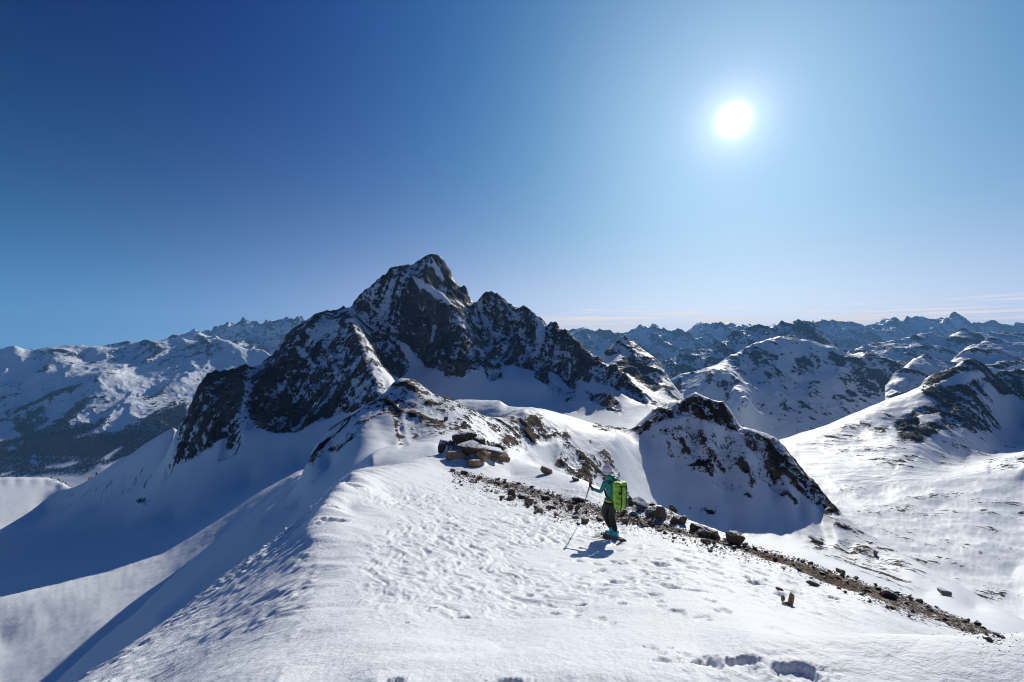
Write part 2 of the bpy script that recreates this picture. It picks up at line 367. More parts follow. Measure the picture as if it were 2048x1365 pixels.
def dispA(X, Y, Z, R, n0, PX, PY):
    left = sstep(6, -14, PX - np.interp(PY, [p[1] for p in breakA], [p[0] for p in breakA]))
    D = 0.10 * fbm(X, Y, 6.0, 3, 0.5, 3) + 0.035 * fbm(X, Y, 1.6, 3, 0.5, 4)
    # wind-carved scallops, long axis running down to the right
    c, s = math.cos(math.radians(-68)), math.sin(math.radians(-68))
    wx = fbm(X, Y, 1.2, 3, 0.55, 14) * 0.30
    a = (X * c + Y * s) / 1.9 + wx * 0.6; b = (-X * s + Y * c) + wx
    w = np.clip((Y / 8) ** 0.5, 0.7, 1.25)
    def scal(l, sd): return np.maximum(perlin(a / l, b / l / 0.9, sd), -0.12) - 0.8 * sstep(0.18, 0.5, perlin(a / l + 3, b / l, sd + 50))
    sc = scal(0.17, 21) + 0.6 * scal(0.09, 22) + 0.9 * perlin(a / 0.45, b / 0.4, 24)
    rough = sstep(-0.20, 0.10, fbm(X, Y, 3.5, 4, 0.6, 30) + 0.10)
    rough *= sstep(690, 760, PX) * sstep(1285, 1200, PY) * sstep(2.6, 4.5, Y)
    rough *= 0.25 + 0.75 * sstep(950, 1010, PY)
    D += 0.026 * sc * rough * (1 - left) * w
    D += 0.008 * np.maximum(perlin(a / 0.045, b / 0.04, 23), -0.2) * rough * (1 - left) * w
    # broad smooth drifts with sharp lee edges
    dr = fbm(X + 0.7 * fbm(X, Y, 2, 2, 0.5, 9), Y * 2.2, 1.9, 3, 0.45, 8)
    D += 0.05 * np.abs(dr) * (1 - rough) * (1 - left)
    # left flank: terraced scales
    c2, s2 = math.cos(math.radians(25)), math.sin(math.radians(25))
    a2 = (X * c2 + Y * s2) / 1.8; b2 = -X * s2 + Y * c2
    w2 = fbm(X, Y, 0.8, 2, 0.5, 41) * 0.3
    sc2 = np.maximum(perlin((a2 + w2) / 0.17, (b2 + w2) / 0.19, 33), -0.15) + 0.6 * np.maximum(perlin(a2 / 0.09, b2 / 0.1, 34), -0.15) + 0.5 * fbm(X, Y, 1.4, 3, 0.5, 35)
    D += 0.055 * sc2 * left * np.clip(Y / 7, 0.6, 1.8) * (0.45 + 0.55 * sstep(-0.25, 0.15, fbm(X, Y, 2.5, 2, 0.5, 37)))
    # scoops and small lips along the break
    edge = np.exp(-((PX - np.interp(PY, [p[1] for p in breakA], [p[0] for p in breakA]) - 25) / 45) ** 2)
    D += 0.10 * edge * fbm(X * 0.45, Y, 0.9, 3, 0.55, 50) * np.clip(Y / 8, 0.35, 1.6)
    lipx = PX - np.interp(PY, [p[1] for p in breakA], [p[0] for p in breakA])
    D += 0.05 * ridged(X * 0.3 + 0.5 * Y, Y + 0.35 * X, 1.2, 3, 0.5, 52) * sstep(190, 20, lipx) * (1 - left) * np.clip(Y / 8, 0.3, 1.2)
    for x, y, dep, r, rot in STEPS:
        m = (np.abs(X - x) < r * 3) & (np.abs(Y - y) < r * 4)
        if not m.any(): continue
        dx = X[m] - x; dy = Y[m] - y
        ex = (dx * math.cos(rot) + dy * math.sin(rot)) / r; ey = (-dx * math.sin(rot) + dy * math.cos(rot)) / (r * 1.7)
        d = np.sqrt(ex ** 2 + ey ** 2) + 0.22 * perlin(X[m] / r / 0.6, Y[m] / r / 0.6, 60)
        D[m] += -dep * sstep(1.1, 0.45, d + 0.3 * perlin(X[m] / r, Y[m] / r, 63)) + dep * 0.25 * np.exp(-((d - 1.3) / 0.35) ** 2) * perlin(X[m] / r / 1.5, Y[m] / r / 1.5, 64)
    for x, y, dep, r, rot in HOLES:
        m = (np.abs(X - x) < r * 3) & (np.abs(Y - y) < r * 3)
        dx = X[m] - x; dy = Y[m] - y
        d = np.sqrt((dx / r) ** 2 + (dy / r / 0.62) ** 2) + 0.45 * fbm(X[m], Y[m], r * 0.7, 4, 0.6, 61)
        D[m] += -dep * sstep(1.05, 0.55, d) + dep * 0.25 * np.exp(-((d - 1.25) / 0.28) ** 2) * perlin(X[m] / r * 4, Y[m] / r * 4, 62)
    # broken crumbly snow round the camera's own tracks, lower right
    cr = sstep(3.0, 2.6, Y) * sstep(1300, 1380, PX) * sstep(1760, 1640, PX)
    D += 0.018 * cr * fbm(X, Y, 0.10, 4, 0.6, 66)
    D += 0.0035 * fbm(X, Y, 0.12, 3, 0.6, 67)
    # bedrock breaking through the crest: the outcrop at its head and the rocky edge right of the hiker
    for poly, hgt, wl in (([(880, 905), (905, 893), (960, 892), (1015, 902), (1022, 916), (960, 928), (900, 920)], 0.62, 1.5), (OUT2, 0.16, 0.8), (OUT3, 0.14, 0.7)):
        mk = sstep(-7, 9, polydist(PX, PY, poly)) * sstep(60, 40, Y)
        D += mk * hgt * (0.75 + 1.1 * ridged(X, Y, wl, 4, .6, 75) + 0.5 * fbm(X, Y, wl * .35, 3, .6, 76))
    # gravel band: lumpy ground
    D += 0.06 * R * fbm(X, Y, 0.5, 4, 0.6, 70) * np.clip(Y / 10, 0.5, 2)
    return D
OUT2 = [(1248, 1000), (1290, 1008), (1345, 1028), (1378, 1046), (1360, 1052), (1310, 1040), (1255, 1022)]
OUT3 = [(1385, 1048), (1430, 1062), (1436, 1074), (1400, 1072), (1384, 1060)]
BAND = [(905, 944), (950, 952), (1010, 962), (1060, 975), (1120, 993), (1180, 1008), (1240, 1024), (1300, 1040), (1380, 1062), (1440, 1078), (1500, 1092), (1600, 1122), (1700, 1156), (1800, 1188), (1860, 1212), (1960, 1252), (2010, 1276),
        (1930, 1268), (1870, 1240), (1790, 1218), (1700, 1180), (1600, 1142), (1540, 1120), (1460, 1096), (1400, 1080), (1330, 1062), (1250, 1048), (1180, 1040), (1110, 1026), (1050, 1006), (980, 968), (930, 952)]
zA = [([(885, 908), (905, 890), (960, 880), (1010, 896), (1018, 918), (960, 930), (905, 920)], 0.50, 8), (OUT2, 0.52, 6), (OUT3, 0.52, 6), (BAND, 0.62, 5), ([(1010, 975), (1190, 1025), (1215, 1045), (1150, 1050), (1100, 1030), (1040, 1008), (1005, 990)], 0.40, 8), ([(1500, 1098), (1600, 1126), (1700, 1160), (1760, 1185), (1700, 1180), (1600, 1142), (1540, 1118)], 0.9, 4),
      ([(1720, 1205), (1800, 1215), (1930, 1268), (1850, 1250), (1770, 1222)], 0.42, 6), ([(1195, 1066), (1240, 1078), (1240, 1088), (1180, 1080)], 0.5, 4)]
def matA():
    m = M('wind packed snow and gravel')
    vA = m.noise(9, 5, 0.65); vB = m.noise(45, 4, 0.7)
    n = m.math('ADD', m.math('MULTIPLY', vA, 0.5), m.math('MULTIPLY', vB, 0.5))
    mask = m.ramp(m.math('ADD', m.attr('rock'), m.math('MULTIPLY', m.math('SUBTRACT', n, 0.5), 3.0)), 0.47, 0.53)
    rc = m.mix(m.ramp(m.noise(30, 4, 0.7), 0.3, 0.7), (0.11, 0.078, 0.055), (0.28, 0.205, 0.14))
    m.put(m.b.inputs['Base Color'], m.mix(mask, (0.83, 0.87, 0.915), rc))
    m.put(m.b.inputs['Roughness'], m.mix(mask, (0.5,) * 3, (0.9,) * 3))
    m.b.inputs['Specular IOR Level'].default_value = 0.10
    m.b.inputs['Subsurface Weight'].default_value = 0.0
    b = m.bump(m.math('MULTIPLY', mask, vB), 0.06, 1.0)
    b = m.bump(m.noise(16, 6, 0.65), 0.022, 0.8, b)
    b = m.bump(m.noise(160, 3, 0.6), 0.0018, 0.7, b)
    m.l(b, m.b.inputs['Normal']); return m.m
layer('snow_crest', ptsA, (-60, 2110), 860, [(1.8, 120), (4, 200), (12, 160), (31, 24), (60, 0)], dispA, zA, matA(), vs=0.45, soft=0.004, slopek=0.0, curvk=0,
      label='foreground snow crest carved by wind, with a brown gravel band and footprints')

# ---------------- B: the lower part of the crest with its rocky summit and the dark knob
crB = [(742, 920, 40), (760, 906, 42), (800, 902, 43), (868, 893, 45)]
summB = [(612, 932, 92), (630, 890, 97), (665, 853, 101), (700, 828, 104), (745, 802, 107), (770, 785, 109), (785, 766, 111), (800, 757, 112), (830, 757, 113), (850, 772, 112), (870, 786, 112), (905, 800, 112), (935, 818, 113), (965, 832, 114)]
colB = [(905, 803, 170), (935, 803, 172), (1000, 803, 172), (1014, 815, 168), (1060, 818, 165), (1085, 822, 163), (1120, 832, 162), (1180, 845, 162), (1230, 855, 162), (1262, 860, 160), (1275, 847, 156), (1300, 824, 154), (1340, 808, 152), (1365, 800, 151), (1390, 794, 150), (1420, 798, 150), (1445, 806, 149), (1465, 826, 148), (1480, 852, 147), (1500, 858, 146),
        (1540, 872, 145), (1562, 886, 143), (1575, 905, 141), (1592, 925, 139), (1615, 950, 137), (1635, 972, 134), (1660, 1005, 130), (1690, 1034, 127), (1725, 1062, 123), (1765, 1090, 118), (1800, 1112, 113), (1860, 1145, 103), (1930, 1182, 92), (2048, 1250, 75), (2200, 1340, 60)]
summB = [(a, b, c * .885) for a, b, c in summB]
ptsB = dens(crB, 15) + dens(summB, 10) + dens(colB, 10) + back(summB, 1.12, 40) + back(colB[10:], 1.12, 50) + [(a, b + 8, c * 1.12) for a, b, c in dens(colB[:11], 25)] + [(a, b + 60, c * 1.4) for a, b, c in dens(colB[:11], 25)]
ptsB += [(500, 1300, 34), (700, 1030, 34), (800, 985, 34), (900, 965, 36), (1030, 985, 36), (1100, 1000, 35), (1260, 1070, 33), (1400, 1130, 30), (1650, 1230, 26), (1850, 1340, 24), (2100, 1480, 22), (750, 975, 37), (850, 940, 39), (950, 925, 42), (1050, 950, 42), (1150, 1000, 42)]
ptsB += [(930, 885, 75), (1000, 900, 86), (1060, 925, 91), (1110, 955, 92), (780, 892, 70), (830, 882, 74), (900, 872, 77), (820, 840, 83), (880, 838, 85), (760, 850, 80), (850, 800, 91), (800, 790, 92), (720, 880, 74), (700, 910, 70), (740, 870, 75),
         (920, 845, 86), (960, 858, 88), (1000, 873, 92), (1060, 893, 97), (1100, 925, 97), (1150, 960, 95), (1200, 990, 94), (960, 833, 96)]
faceB = dens([(980, 834, 104), (1010, 835, 106), (1050, 822, 110), (1085, 832, 112), (1120, 848, 114), (1160, 858, 117), (1200, 870, 119), (1235, 880, 121)], 14)
ptsB += faceB + [(1000, 855, 97), (1040, 862, 101), (1080, 880, 101), (1120, 900, 102), (1160, 920, 103), (1200, 940, 104), (1240, 960, 105), (1190, 968, 96), (1240, 995, 98), (1190, 850, 150), (1080, 824, 150)]
ptsB += [(1262, 885, 138), (1300, 880, 141), (1300, 850, 146), (1390, 850, 145), (1450, 890, 140), (1350, 915, 134), (1450, 970, 128), (1520, 920, 137), (1550, 960, 133), (1600, 1010, 126), (1400, 1020, 117), (1470, 1054, 113), (1350, 990, 120), (1280, 940, 124), (1280, 990, 108), (1320, 1030, 106), (1400, 1068, 104), (1500, 1100, 80), (1440, 1085, 86), (1260, 1030, 88),
         (1520, 1056, 113), (1565, 1058, 114), (1600, 1062, 114), (1650, 1078, 112), (1600, 1108, 82), (1700, 1140, 76), (1700, 1100, 106), (1750, 1125, 98), (1800, 1160, 80), (1850, 1190, 72), (1950, 1215, 70), (2048, 1280, 52), (1640, 1030, 124)]
ptsB += [(660, 930, 76), (640, 972, 66), (600, 1005, 70)]
footB = [(598, 946, 600), (590, 953, 850), (520, 1011, 860), (441, 1080, 770), (320, 1184, 660), (230, 1264, 540), (160, 1325, 480), (0, 1470, 400), (-80, 1540, 380)]
footB = [(a, b, c * .80) for a, b, c in footB]
for a, b, c in dens(footB, 32):
    for Y in (52, 75, 105, 150, 220, 320, 450, 0.8 * c, c):
        if Y <= c and a < 614 - 9 * max(0, 82 - Y): ptsB.append((a, b + F * 3.2 / Y * (1 - Y / c), Y))
    ptsB.append((a + 10, b + 60, c * 1.15))
ptsB += [(650, 1000, 320), (680, 980, 700), (800, 900, 250), (900, 900, 300), (1100, 900, 300), (800, 960, 700), (900, 960, 500), (1200, 950, 400), (1000, 960, 800), (1300, 1000, 800), (1700, 1150, 500)]
ROCKB = [(([(800, 765), (830, 757), (855, 770), (850, 790), (812, 800), (800, 840), (815, 890), (800, 895), (790, 840), (770, 800), (785, 768)]), .62, 6),
         ([(612, 935), (632, 888), (668, 852), (705, 826), (770, 786), (790, 800), (740, 835), (710, 850), (690, 872), (668, 895), (640, 905), (625, 930), (640, 925), (700, 890), (730, 850), (790, 815), (740, 832)], .40, 14),
         ([(850, 772), (905, 800), (935, 818), (920, 824), (880, 812), (845, 795)], .55, 5),
         ([(805, 775), (900, 800), (990, 840), (980, 880), (900, 865), (820, 885)], .34, 12),
         ([(985, 840), (1050, 820), (1075, 830), (1130, 858), (1140, 880), (1090, 880), (1040, 905), (1000, 880)], .48, 9),
         ([(1055, 830), (1075, 838), (1100, 880), (1085, 890), (1060, 865)], .75, 5),
         ([(990, 850), (1045, 860), (1050, 900), (1020, 905), (985, 875)], .48, 6),
         ([(1120, 870), (1190, 920), (1230, 965), (1240, 990), (1160, 965), (1110, 930), (1130, 900)], .50, 8),
         ([(1180, 880), (1215, 900), (1250, 960), (1240, 1000), (1200, 950)], .38, 6),
         ([(1225, 940), (1262, 985), (1262, 1010), (1215, 1000)], .42, 6),
         ([(1190, 845), (1260, 856), (1262, 868), (1180, 862)], .33, 5),
         ([(1262, 862), (1300, 822), (1340, 808), (1385, 795), (1360, 835), (1310, 852), (1280, 868)], .60, 6),
         ([(1360, 800), (1400, 793), (1445, 804), (1468, 828), (1480, 853), (1478, 866), (1440, 850), (1400, 835), (1368, 830), (1355, 815)], .84, 4),
         ([(1300, 870), (1385, 840), (1460, 870), (1540, 960), (1500, 1000), (1400, 960)], .30, 16), ([(1340, 880), (1370, 870), (1385, 900), (1360, 905)], .5, 6), ([(1460, 900), (1490, 905), (1500, 950), (1480, 945)], .5, 6),
         ([(1395, 905), (1420, 905), (1455, 945), (1440, 955), (1400, 925)], .62, 6),
         ([(1480, 860), (1540, 872), (1575, 905), (1560, 985), (1530, 945), (1500, 900)], .55, 8),
         ([(1560, 885), (1600, 930), (1640, 975), (1690, 1034), (1655, 1030), (1620, 1000), (1585, 975), (1560, 930)], .72, 6),
         ([(1540, 940), (1600, 1000), (1590, 1015), (1540, 975)], .45, 6),
         ([(1380, 1005), (1440, 1015), (1430, 1035), (1375, 1020)], .26, 6),
         ([(1600, 1068), (1650, 1072), (1720, 1095), (1790, 1140), (1850, 1185), (1800, 1180), (1700, 1135), (1610, 1095)], .27, 8),
         ([(1650, 1030), (1720, 1060), (1830, 1130), (1880, 1165), (1760, 1130), (1680, 1070)], .30, 8),
         ([(560, 1010), (640, 940), (650, 955), (575, 1030)], .16, 8)]
def dispB(X, Y, Z, R, n0, PX, PY):
    k = np.clip(Y / 110, 0.3, 2.5)
    D = 0.55 * k * fbm(X, Y, 20, 4, 0.5, 101) * sstep(34, 50, Y)
    wx = 3 * fbm(X, Y, 14, 3, .5, 107)
    a = (X + wx) * 1.0 + Y * 0.25; b = (Y + wx) * 0.8 - X * 0.2
    D += 2.3 * k * R * ridged(a, b, 9, 5, 0.62, 102)
    D += 0.8 * k * R * fbm(X * 1.3, Y, 2.6, 4, 0.65, 103)
    D += 0.16 * k * fbm(X * 1.5, Y, 5, 5, 0.55, 104) * sstep(1.6, 0.4, R)
    knob = sstep(1350, 1375, PX) * sstep(1490, 1470, PX) * sstep(.6, .8, R)
    D += 1.2 * knob * np.round(2.2 * fbm(X, Y, 8, 3, 0.5, 106)) / 2.2
    return D
layer('rocky_crest', ptsB, (-60, 2110), 720, [(34, 50), (60, 80), (90, 170), (180, 70), (1000, 0)], dispB, ROCKB,
      terrain_mat('crest rock and snow', 0.21, (0.060, 0.050, 0.044), (0.22, 0.162, 0.112), spread=2.4), vs=0.30, soft=0.006, zsoft=6, slopek=1.3,
      label='snowy crest beyond the hiker with scattered dark rocks and a rocky knob')

# ---------------- C: the great peak, its left spur and the bowl below
sky1 = [(341, 941, 1170), (344, 905, 1180), (348, 885, 1190), (362, 849, 1210), (380, 808, 1240), (394, 772, 1265), (408, 752, 1290), (443, 749, 1310), (468, 740, 1330), (485, 733, 1345), (506, 735, 1360), (520, 723, 1375), (534, 708, 1390), (559, 691, 1420), (573, 663, 1450), (598, 645, 1490), (622, 631, 1530), (643, 624, 1560), (665, 622, 1590), (689, 614, 1620)]
sky2 = [(689, 614, 1620), (703, 612, 1700), (717, 594, 1740), (742, 575, 1790), (767, 552, 1830), (791, 536, 1860), (812, 530, 1880), (823, 529, 1890), (830, 522, 1895), (853, 512, 1900), (879, 515, 1905), (893, 533, 1910), (905, 548, 1915), (914, 563, 1920), (932, 570, 1930), (940, 588, 1935), (948, 601, 1940), (956, 600, 1945), (970, 587, 1950), (982, 585, 1950), (1000, 588, 1930), (1011, 595, 1915), (1025, 606, 1890), (1035, 614, 1870), (1046, 613, 1850), (1056, 624, 1825),
        (1064, 627, 1805), (1076, 630, 1785), (1087, 640, 1765), (1099, 645, 1745), (1106, 637, 1735), (1112, 639, 1725), (1119, 650, 1700), (1140, 666, 1640), (1164, 686, 1560), (1193, 706, 1480), (1208, 718, 1440), (1222, 731, 1400), (1252, 750, 1330), (1275, 777, 1260), (1300, 798, 1190), (1325, 812, 1130), (1350, 815, 1080), (1400, 850, 1000), (1500, 900, 900)]
spurC = [(689, 614, 1600), (700, 640, 1440), (712, 665, 1350), (728, 700, 1250), (745, 745, 1150), (760, 790, 1080), (775, 830, 1020), (790, 870, 980)]
foot1 = [(345, 944, 1150), (380, 922, 1120), (430, 882, 1110), (490, 866, 1090), (540, 870, 1070), (600, 860, 1060), (640, 850, 1060), (680, 838, 1060), (720, 842, 1050)]
ribC = [(853, 512, 1900), (840, 540, 1830), (822, 568, 1770), (812, 620, 1690), (800, 680, 1620)]
rib2 = [(822, 568, 1770), (870, 590, 1750), (905, 625, 1690), (930, 670, 1600), (925, 720, 1490), (915, 755, 1420)]
rib3 = [(1046, 613, 1850), (1060, 660, 1740), (1090, 710, 1600), (1130, 745, 1480), (1160, 765, 1400)]
rib4 = [(1112, 639, 1725), (1140, 690, 1560), (1180, 735, 1420), (1230, 765, 1290), (1290, 810, 1150)]
rib5 = [(985, 585, 1950), (980, 640, 1820), (1000, 700, 1660), (1040, 740, 1500), (1090, 770, 1350)]
gul = [(853, 680, 1720), (842, 730, 1560), (870, 755, 1460)]
gul2 = [(950, 604, 1950), (960, 640, 1860), (975, 680, 1760), (985, 720, 1600)]
gul3 = [(735, 635, 1690), (765, 700, 1590), (790, 745, 1470), (815, 790, 1350)]
ptsC = dens(sky1, 8) + dens(sky2, 8) + back(sky1[3:], 1.10, 50) + back(sky2, 1.10, 60)
for p in (spurC, foot1, ribC, rib2, rib3, rib4, rib5, gul, gul2, gul3): ptsC += dens(p, 14)
ptsC += [(650, 680, 1420), (640, 740, 1260), (600, 700, 1400), (560, 760, 1310), (500, 790, 1230), (440, 800, 1200), (400, 830, 1190), (370, 880, 1180), (350, 925, 1165), (600, 800, 1200), (680, 790, 1130), (560, 820, 1150), (700, 730, 1220), (505, 810, 1230), (500, 850, 1120),
         (870, 560, 1850), (890, 580, 1850), (880, 660, 1680), (830, 600, 1730), (850, 640, 1690), (780, 600, 1760), (740, 620, 1740), (770, 650, 1680), (1030, 670, 1780), (1070, 690, 1680), (1015, 640, 1840), (960, 745, 1430), (1000, 755, 1400), (1050, 770, 1350)]
ptsC += [(900, 790, 1330), (950, 800, 1290), (1000, 800, 1270), (1100, 795, 1320), (1050, 800, 1290), (1080, 824, 1220), (1140, 812, 1250), (1180, 830, 1130), (1240, 835, 950), (1240, 850, 840), (1150, 860, 860), (1290, 838, 900), (1340, 838, 930), (1000, 840, 950), (850, 830, 1150), (900, 850, 950), (1300, 880, 600), (1400, 920, 600), (1250, 900, 480), (1100, 880, 480), (900, 900, 480)]
shadeC = [(-80, 1230, 640), (0, 1200, 670), (100, 1176, 705), (200, 1148, 745), (320, 1108, 800), (380, 1075, 830), (441, 1040, 855), (520, 985, 910), (590, 945, 940)]
lowC = [(-80, 1400, 460), (0, 1365, 490), (100, 1320, 510), (200, 1260, 550), (300, 1185, 640), (350, 1145, 700), (441, 1072, 790), (520, 1004, 870), (585, 955, 920)]
ptsC += [(a, b, c * .87) for a, b, c in dens(shadeC, 25)] + [(a, b, c * .81) for a, b, c in dens(lowC, 25)] + [(600, 1060, 560), (500, 1120, 480), (700, 950, 560), (800, 900, 700), (440, 1150, 450), (320, 1270, 390), (160, 1400, 330), (0, 1480, 310), (-80, 1530, 300), (0, 1280, 500), (100, 1245, 510), (700, 900, 850),
         (400, 1000, 960), (500, 960, 980), (420, 1030, 850), (300, 1060, 880), (200, 1105, 780), (100, 1140, 780), (0, 1160, 780), (-80, 1180, 780), (550, 915, 1010), (450, 930, 1040), (640, 905, 980), (600, 930, 965), (300, 1000, 1150)]
shoulder = [(350, 857, 1500), (325, 868, 1560), (300, 882, 1620), (268, 905, 1710), (235, 927, 1870), (200, 952, 2100), (170, 970, 2280), (150, 980, 2400)]
plat = [(-80, 953, 2655), (0, 953, 2655), (60, 953.5, 2650), (95, 955, 2640), (115, 960, 2590), (130, 968, 2518), (143, 977, 2441)]
field = [(x, CY + F * 790 / Y, Y) for Y in (2560, 2440, 2320, 2200, 2080, 1970) for x in (-80, -40, 0, 30, 60, 90) if x < 100 - (2560 - Y) * .02] + [(112, CY + F * 788 / Y, Y) for Y in (2500, 2440)]
ptsC += field + dens(shoulder, 12) + dens(plat, 12) + back(shoulder, 1.08, 40) + back(plat, 1.06, 40)
ptsC += [(300, 930, 1400), (250, 975, 1480), (200, 1010, 1560), (250, 1045, 1180), (150, 1060, 1400), (120, 1030, 1800), (150, 1005, 1950), (350, 1035, 980), (0, 1110, 1250), (60, 1078, 1600), (-80, 1110, 1250), (0, 1085, 1620)]
ROCKC = [([(341, 944), (344, 905), (352, 880), (380, 806), (408, 750), (470, 736), (510, 732), (560, 690), (575, 662), (690, 612), (700, 640), (730, 700), (760, 790), (780, 840), (720, 842), (690, 835), (650, 842), (600, 868), (550, 868), (510, 860), (480, 862), (440, 882), (420, 905), (380, 927)], .70, 5),
         ([(352, 880), (380, 810), (408, 755), (470, 742), (498, 760), (490, 800), (475, 850), (440, 872), (420, 900), (380, 920), (350, 925)], .88, 6),
         ([(512, 760), (560, 705), (600, 700), (590, 735), (640, 760), (650, 790), (700, 800), (700, 830), (640, 845), (600, 865), (550, 868), (512, 855)], .82, 6),
         ([(580, 665), (620, 635), (650, 630), (640, 650), (600, 668)], .62, 5), ([(650, 640), (685, 625), (680, 680), (650, 690), (600, 680)], .30, 8),
         ([(487, 770), (507, 778), (500, 815), (503, 845), (490, 868), (474, 874), (466, 850), (484, 815)], .16, 6),
         ([(575, 745), (700, 750), (700, 754), (575, 750)], .1, 2), ([(548, 770), (572, 775), (585, 790), (560, 785)], .1, 3), ([(610, 770), (625, 770), (640, 800), (628, 800)], .2, 3),
         ([(586, 700), (600, 698), (640, 740), (625, 745)], .15, 3), ([(640, 690), (655, 690), (680, 750), (668, 752)], .2, 3),
         ([(705, 618), (722, 640), (742, 690), (770, 755), (783, 800), (775, 832), (758, 815), (736, 745), (716, 690), (700, 645)], .30, 6),
         ([(703, 610), (742, 573), (791, 534), (853, 510), (893, 531), (916, 561), (948, 600), (985, 583), (1012, 593), (1046, 611), (1112, 637), (1165, 684), (1222, 729), (1290, 790), (1240, 790), (1190, 770), (1150, 765), (1090, 745), (1050, 745), (1010, 735), (985, 725), (960, 745), (925, 765), (885, 758), (850, 720), (815, 745), (800, 770), (770, 745), (735, 690), (720, 640)], .62, 5),
         ([(745, 700), (790, 715), (815, 750), (800, 765), (775, 750)], .75, 4),
         ([(822, 568), (880, 592), (900, 640), (905, 690), (880, 705), (860, 722), (848, 700), (808, 690), (808, 620)], 1.2, 5), ([(845, 548), (870, 545), (900, 575), (870, 585), (845, 568)], .85, 4),
         ([(880, 730), (930, 715), (945, 735), (925, 762), (890, 757)], .92, 4), ([(830, 700), (850, 700), (875, 745), (850, 742)], .85, 4),
         ([(880, 530), (905, 548), (945, 600), (940, 620), (910, 590), (885, 555)], .86, 5), ([(960, 600), (985, 588), (1045, 620), (1060, 660), (1010, 680), (975, 640)], .80, 5),
         ([(1050, 640), (1112, 640), (1160, 690), (1215, 735), (1180, 745), (1130, 710), (1090, 680), (1060, 680)], .82, 5),
         ([(862, 522), (872, 530), (892, 568), (884, 572), (866, 545)], .05, 3), ([(823, 560), (850, 572), (885, 590), (905, 615), (900, 622), (870, 600), (835, 580)], .08, 3),
         ([(785, 684), (812, 690), (822, 700), (842, 738), (870, 758), (900, 768), (860, 768), (822, 745), (808, 720)], .05, 4),
         ([(866, 655), (874, 655), (866, 700), (860, 700)], .1, 2.5), ([(950, 606), (960, 612), (975, 648), (1000, 690), (992, 694), (965, 655)], .08, 3),
         ([(1075, 648), (1090, 645), (1092, 690), (1082, 715), (1062, 730), (1052, 715), (1070, 690)], .14, 5), ([(1000, 600), (1010, 604), (1035, 640), (1025, 642)], .2, 4),
         ([(755, 600), (790, 575), (800, 600), (765, 630)], .45, 8), ([(800, 535), (850, 515), (852, 545), (815, 570), (790, 570)], .48, 8),
         ([(985, 700), (1050, 690), (1060, 730), (1010, 740)], .50, 8), ([(900, 620), (960, 650), (990, 700), (950, 720), (920, 690)], .58, 8),
         ([(960, 730), (1000, 735), (1010, 760), (980, 768)], .62, 5), ([(1070, 760), (1080, 730), (1095, 755), (1095, 775)], .7, 4),
         ([(1110, 745), (1150, 730), (1175, 740), (1185, 775), (1150, 765), (1150, 790), (1140, 780)], .85, 4),
         ([(1170, 790), (1230, 800), (1245, 835), (1215, 825), (1180, 810)], .6, 5), ([(1180, 740), (1225, 745), (1300, 805), (1290, 815), (1240, 790)], .62, 6), ([(1290, 790), (1325, 810), (1350, 825), (1300, 815)], .45, 5),
         ([(1090, 770), (1150, 790), (1155, 830), (1110, 800)], .25, 8), ([(450, 880), (480, 868), (475, 915), (440, 925)], .45, 6), ([(265, 975), (300, 960), (290, 985)], .35, 5),
         ([(270, 1010), (300, 1000), (295, 1018)], .5, 4), ([(330, 940), (345, 930), (345, 960), (332, 965)], .5, 3), ([(120, 1000), (300, 930), (320, 960), (200, 1030)], .12, 20)]
ROCKC = [(z[0], z[1] * .93 if z[1] > .5 else z[1], *z[2:]) for z in ROCKC]
def dispC(X, Y, Z, R, n0, PX, PY):
    wx = 40 * fbm(X, Y, 220, 3, .5, 7); wy = 40 * fbm(X, Y, 220, 3, .5, 8)
    a = (X + wx) * 1.5 - (Y + wy) * 0.35; b = (Y + wy) * 0.55 + X * 0.2
    D = 40 * R * ridged(a, b, 210, 2, 0.5, 201)
    D += 26 * R * ridged(a, b, 90, 5, 0.62, 202)
    D += 9 * R * fbm(X * 1.3, Y * 0.9, 26, 4, 0.65, 203)
    st = (Z + 0.45 * X + 12 * fbm(X, Y, 90, 3, .5, 209)) / 30.0
    D += 7 * R * (np.abs((st % 1.0) - 0.5) * 2 - 0.5)
    D += 3.5 * fbm(X, Y, 130, 5, 0.55, 204) * (1 - R) * sstep(300, 600, Y) * (1 - sstep(150, 110, PX) * sstep(1065, 1050, PY))
    # rolling hollows in the bowl floor
    bowl = sstep(600, 300, PX) * sstep(1000, 1120, PY)
    D += 6 * bowl * fbm(X * 0.9 + Y * .3, Y * 0.7 - X * .3, 230, 2, 0.35, 205) + 1.2 * bowl * fbm(X * .5, Y, 30, 4, .55, 207)
    kn = sstep(120, 60, PX) * sstep(1060, 1000, PY)
    D += 1.2 * kn * fbm(X, Y, 160, 4, .5, 206)
    return D
layer('mountain_peak', ptsC, (-60, 1440), 760, [(290, 44), (1030, 100), (1350, 150), (1720, 105), (2000, 18), (2900, 0)], dispC, ROCKC,
      terrain_mat('peak rock and snow', 2.9, (0.052, 0.048, 0.046), (0.19, 0.158, 0.132), spread=2.9, sharp=0.035, stretch=(1, 1, .8), rot=(0, .35, .2)), vs=0.55, soft=0.004, slopek=1.0, zsoft=8, zup=7, curvk=0.17,
      label='great dark rocky peak with snow couloirs, its left spur and the shaded snow bowl below')

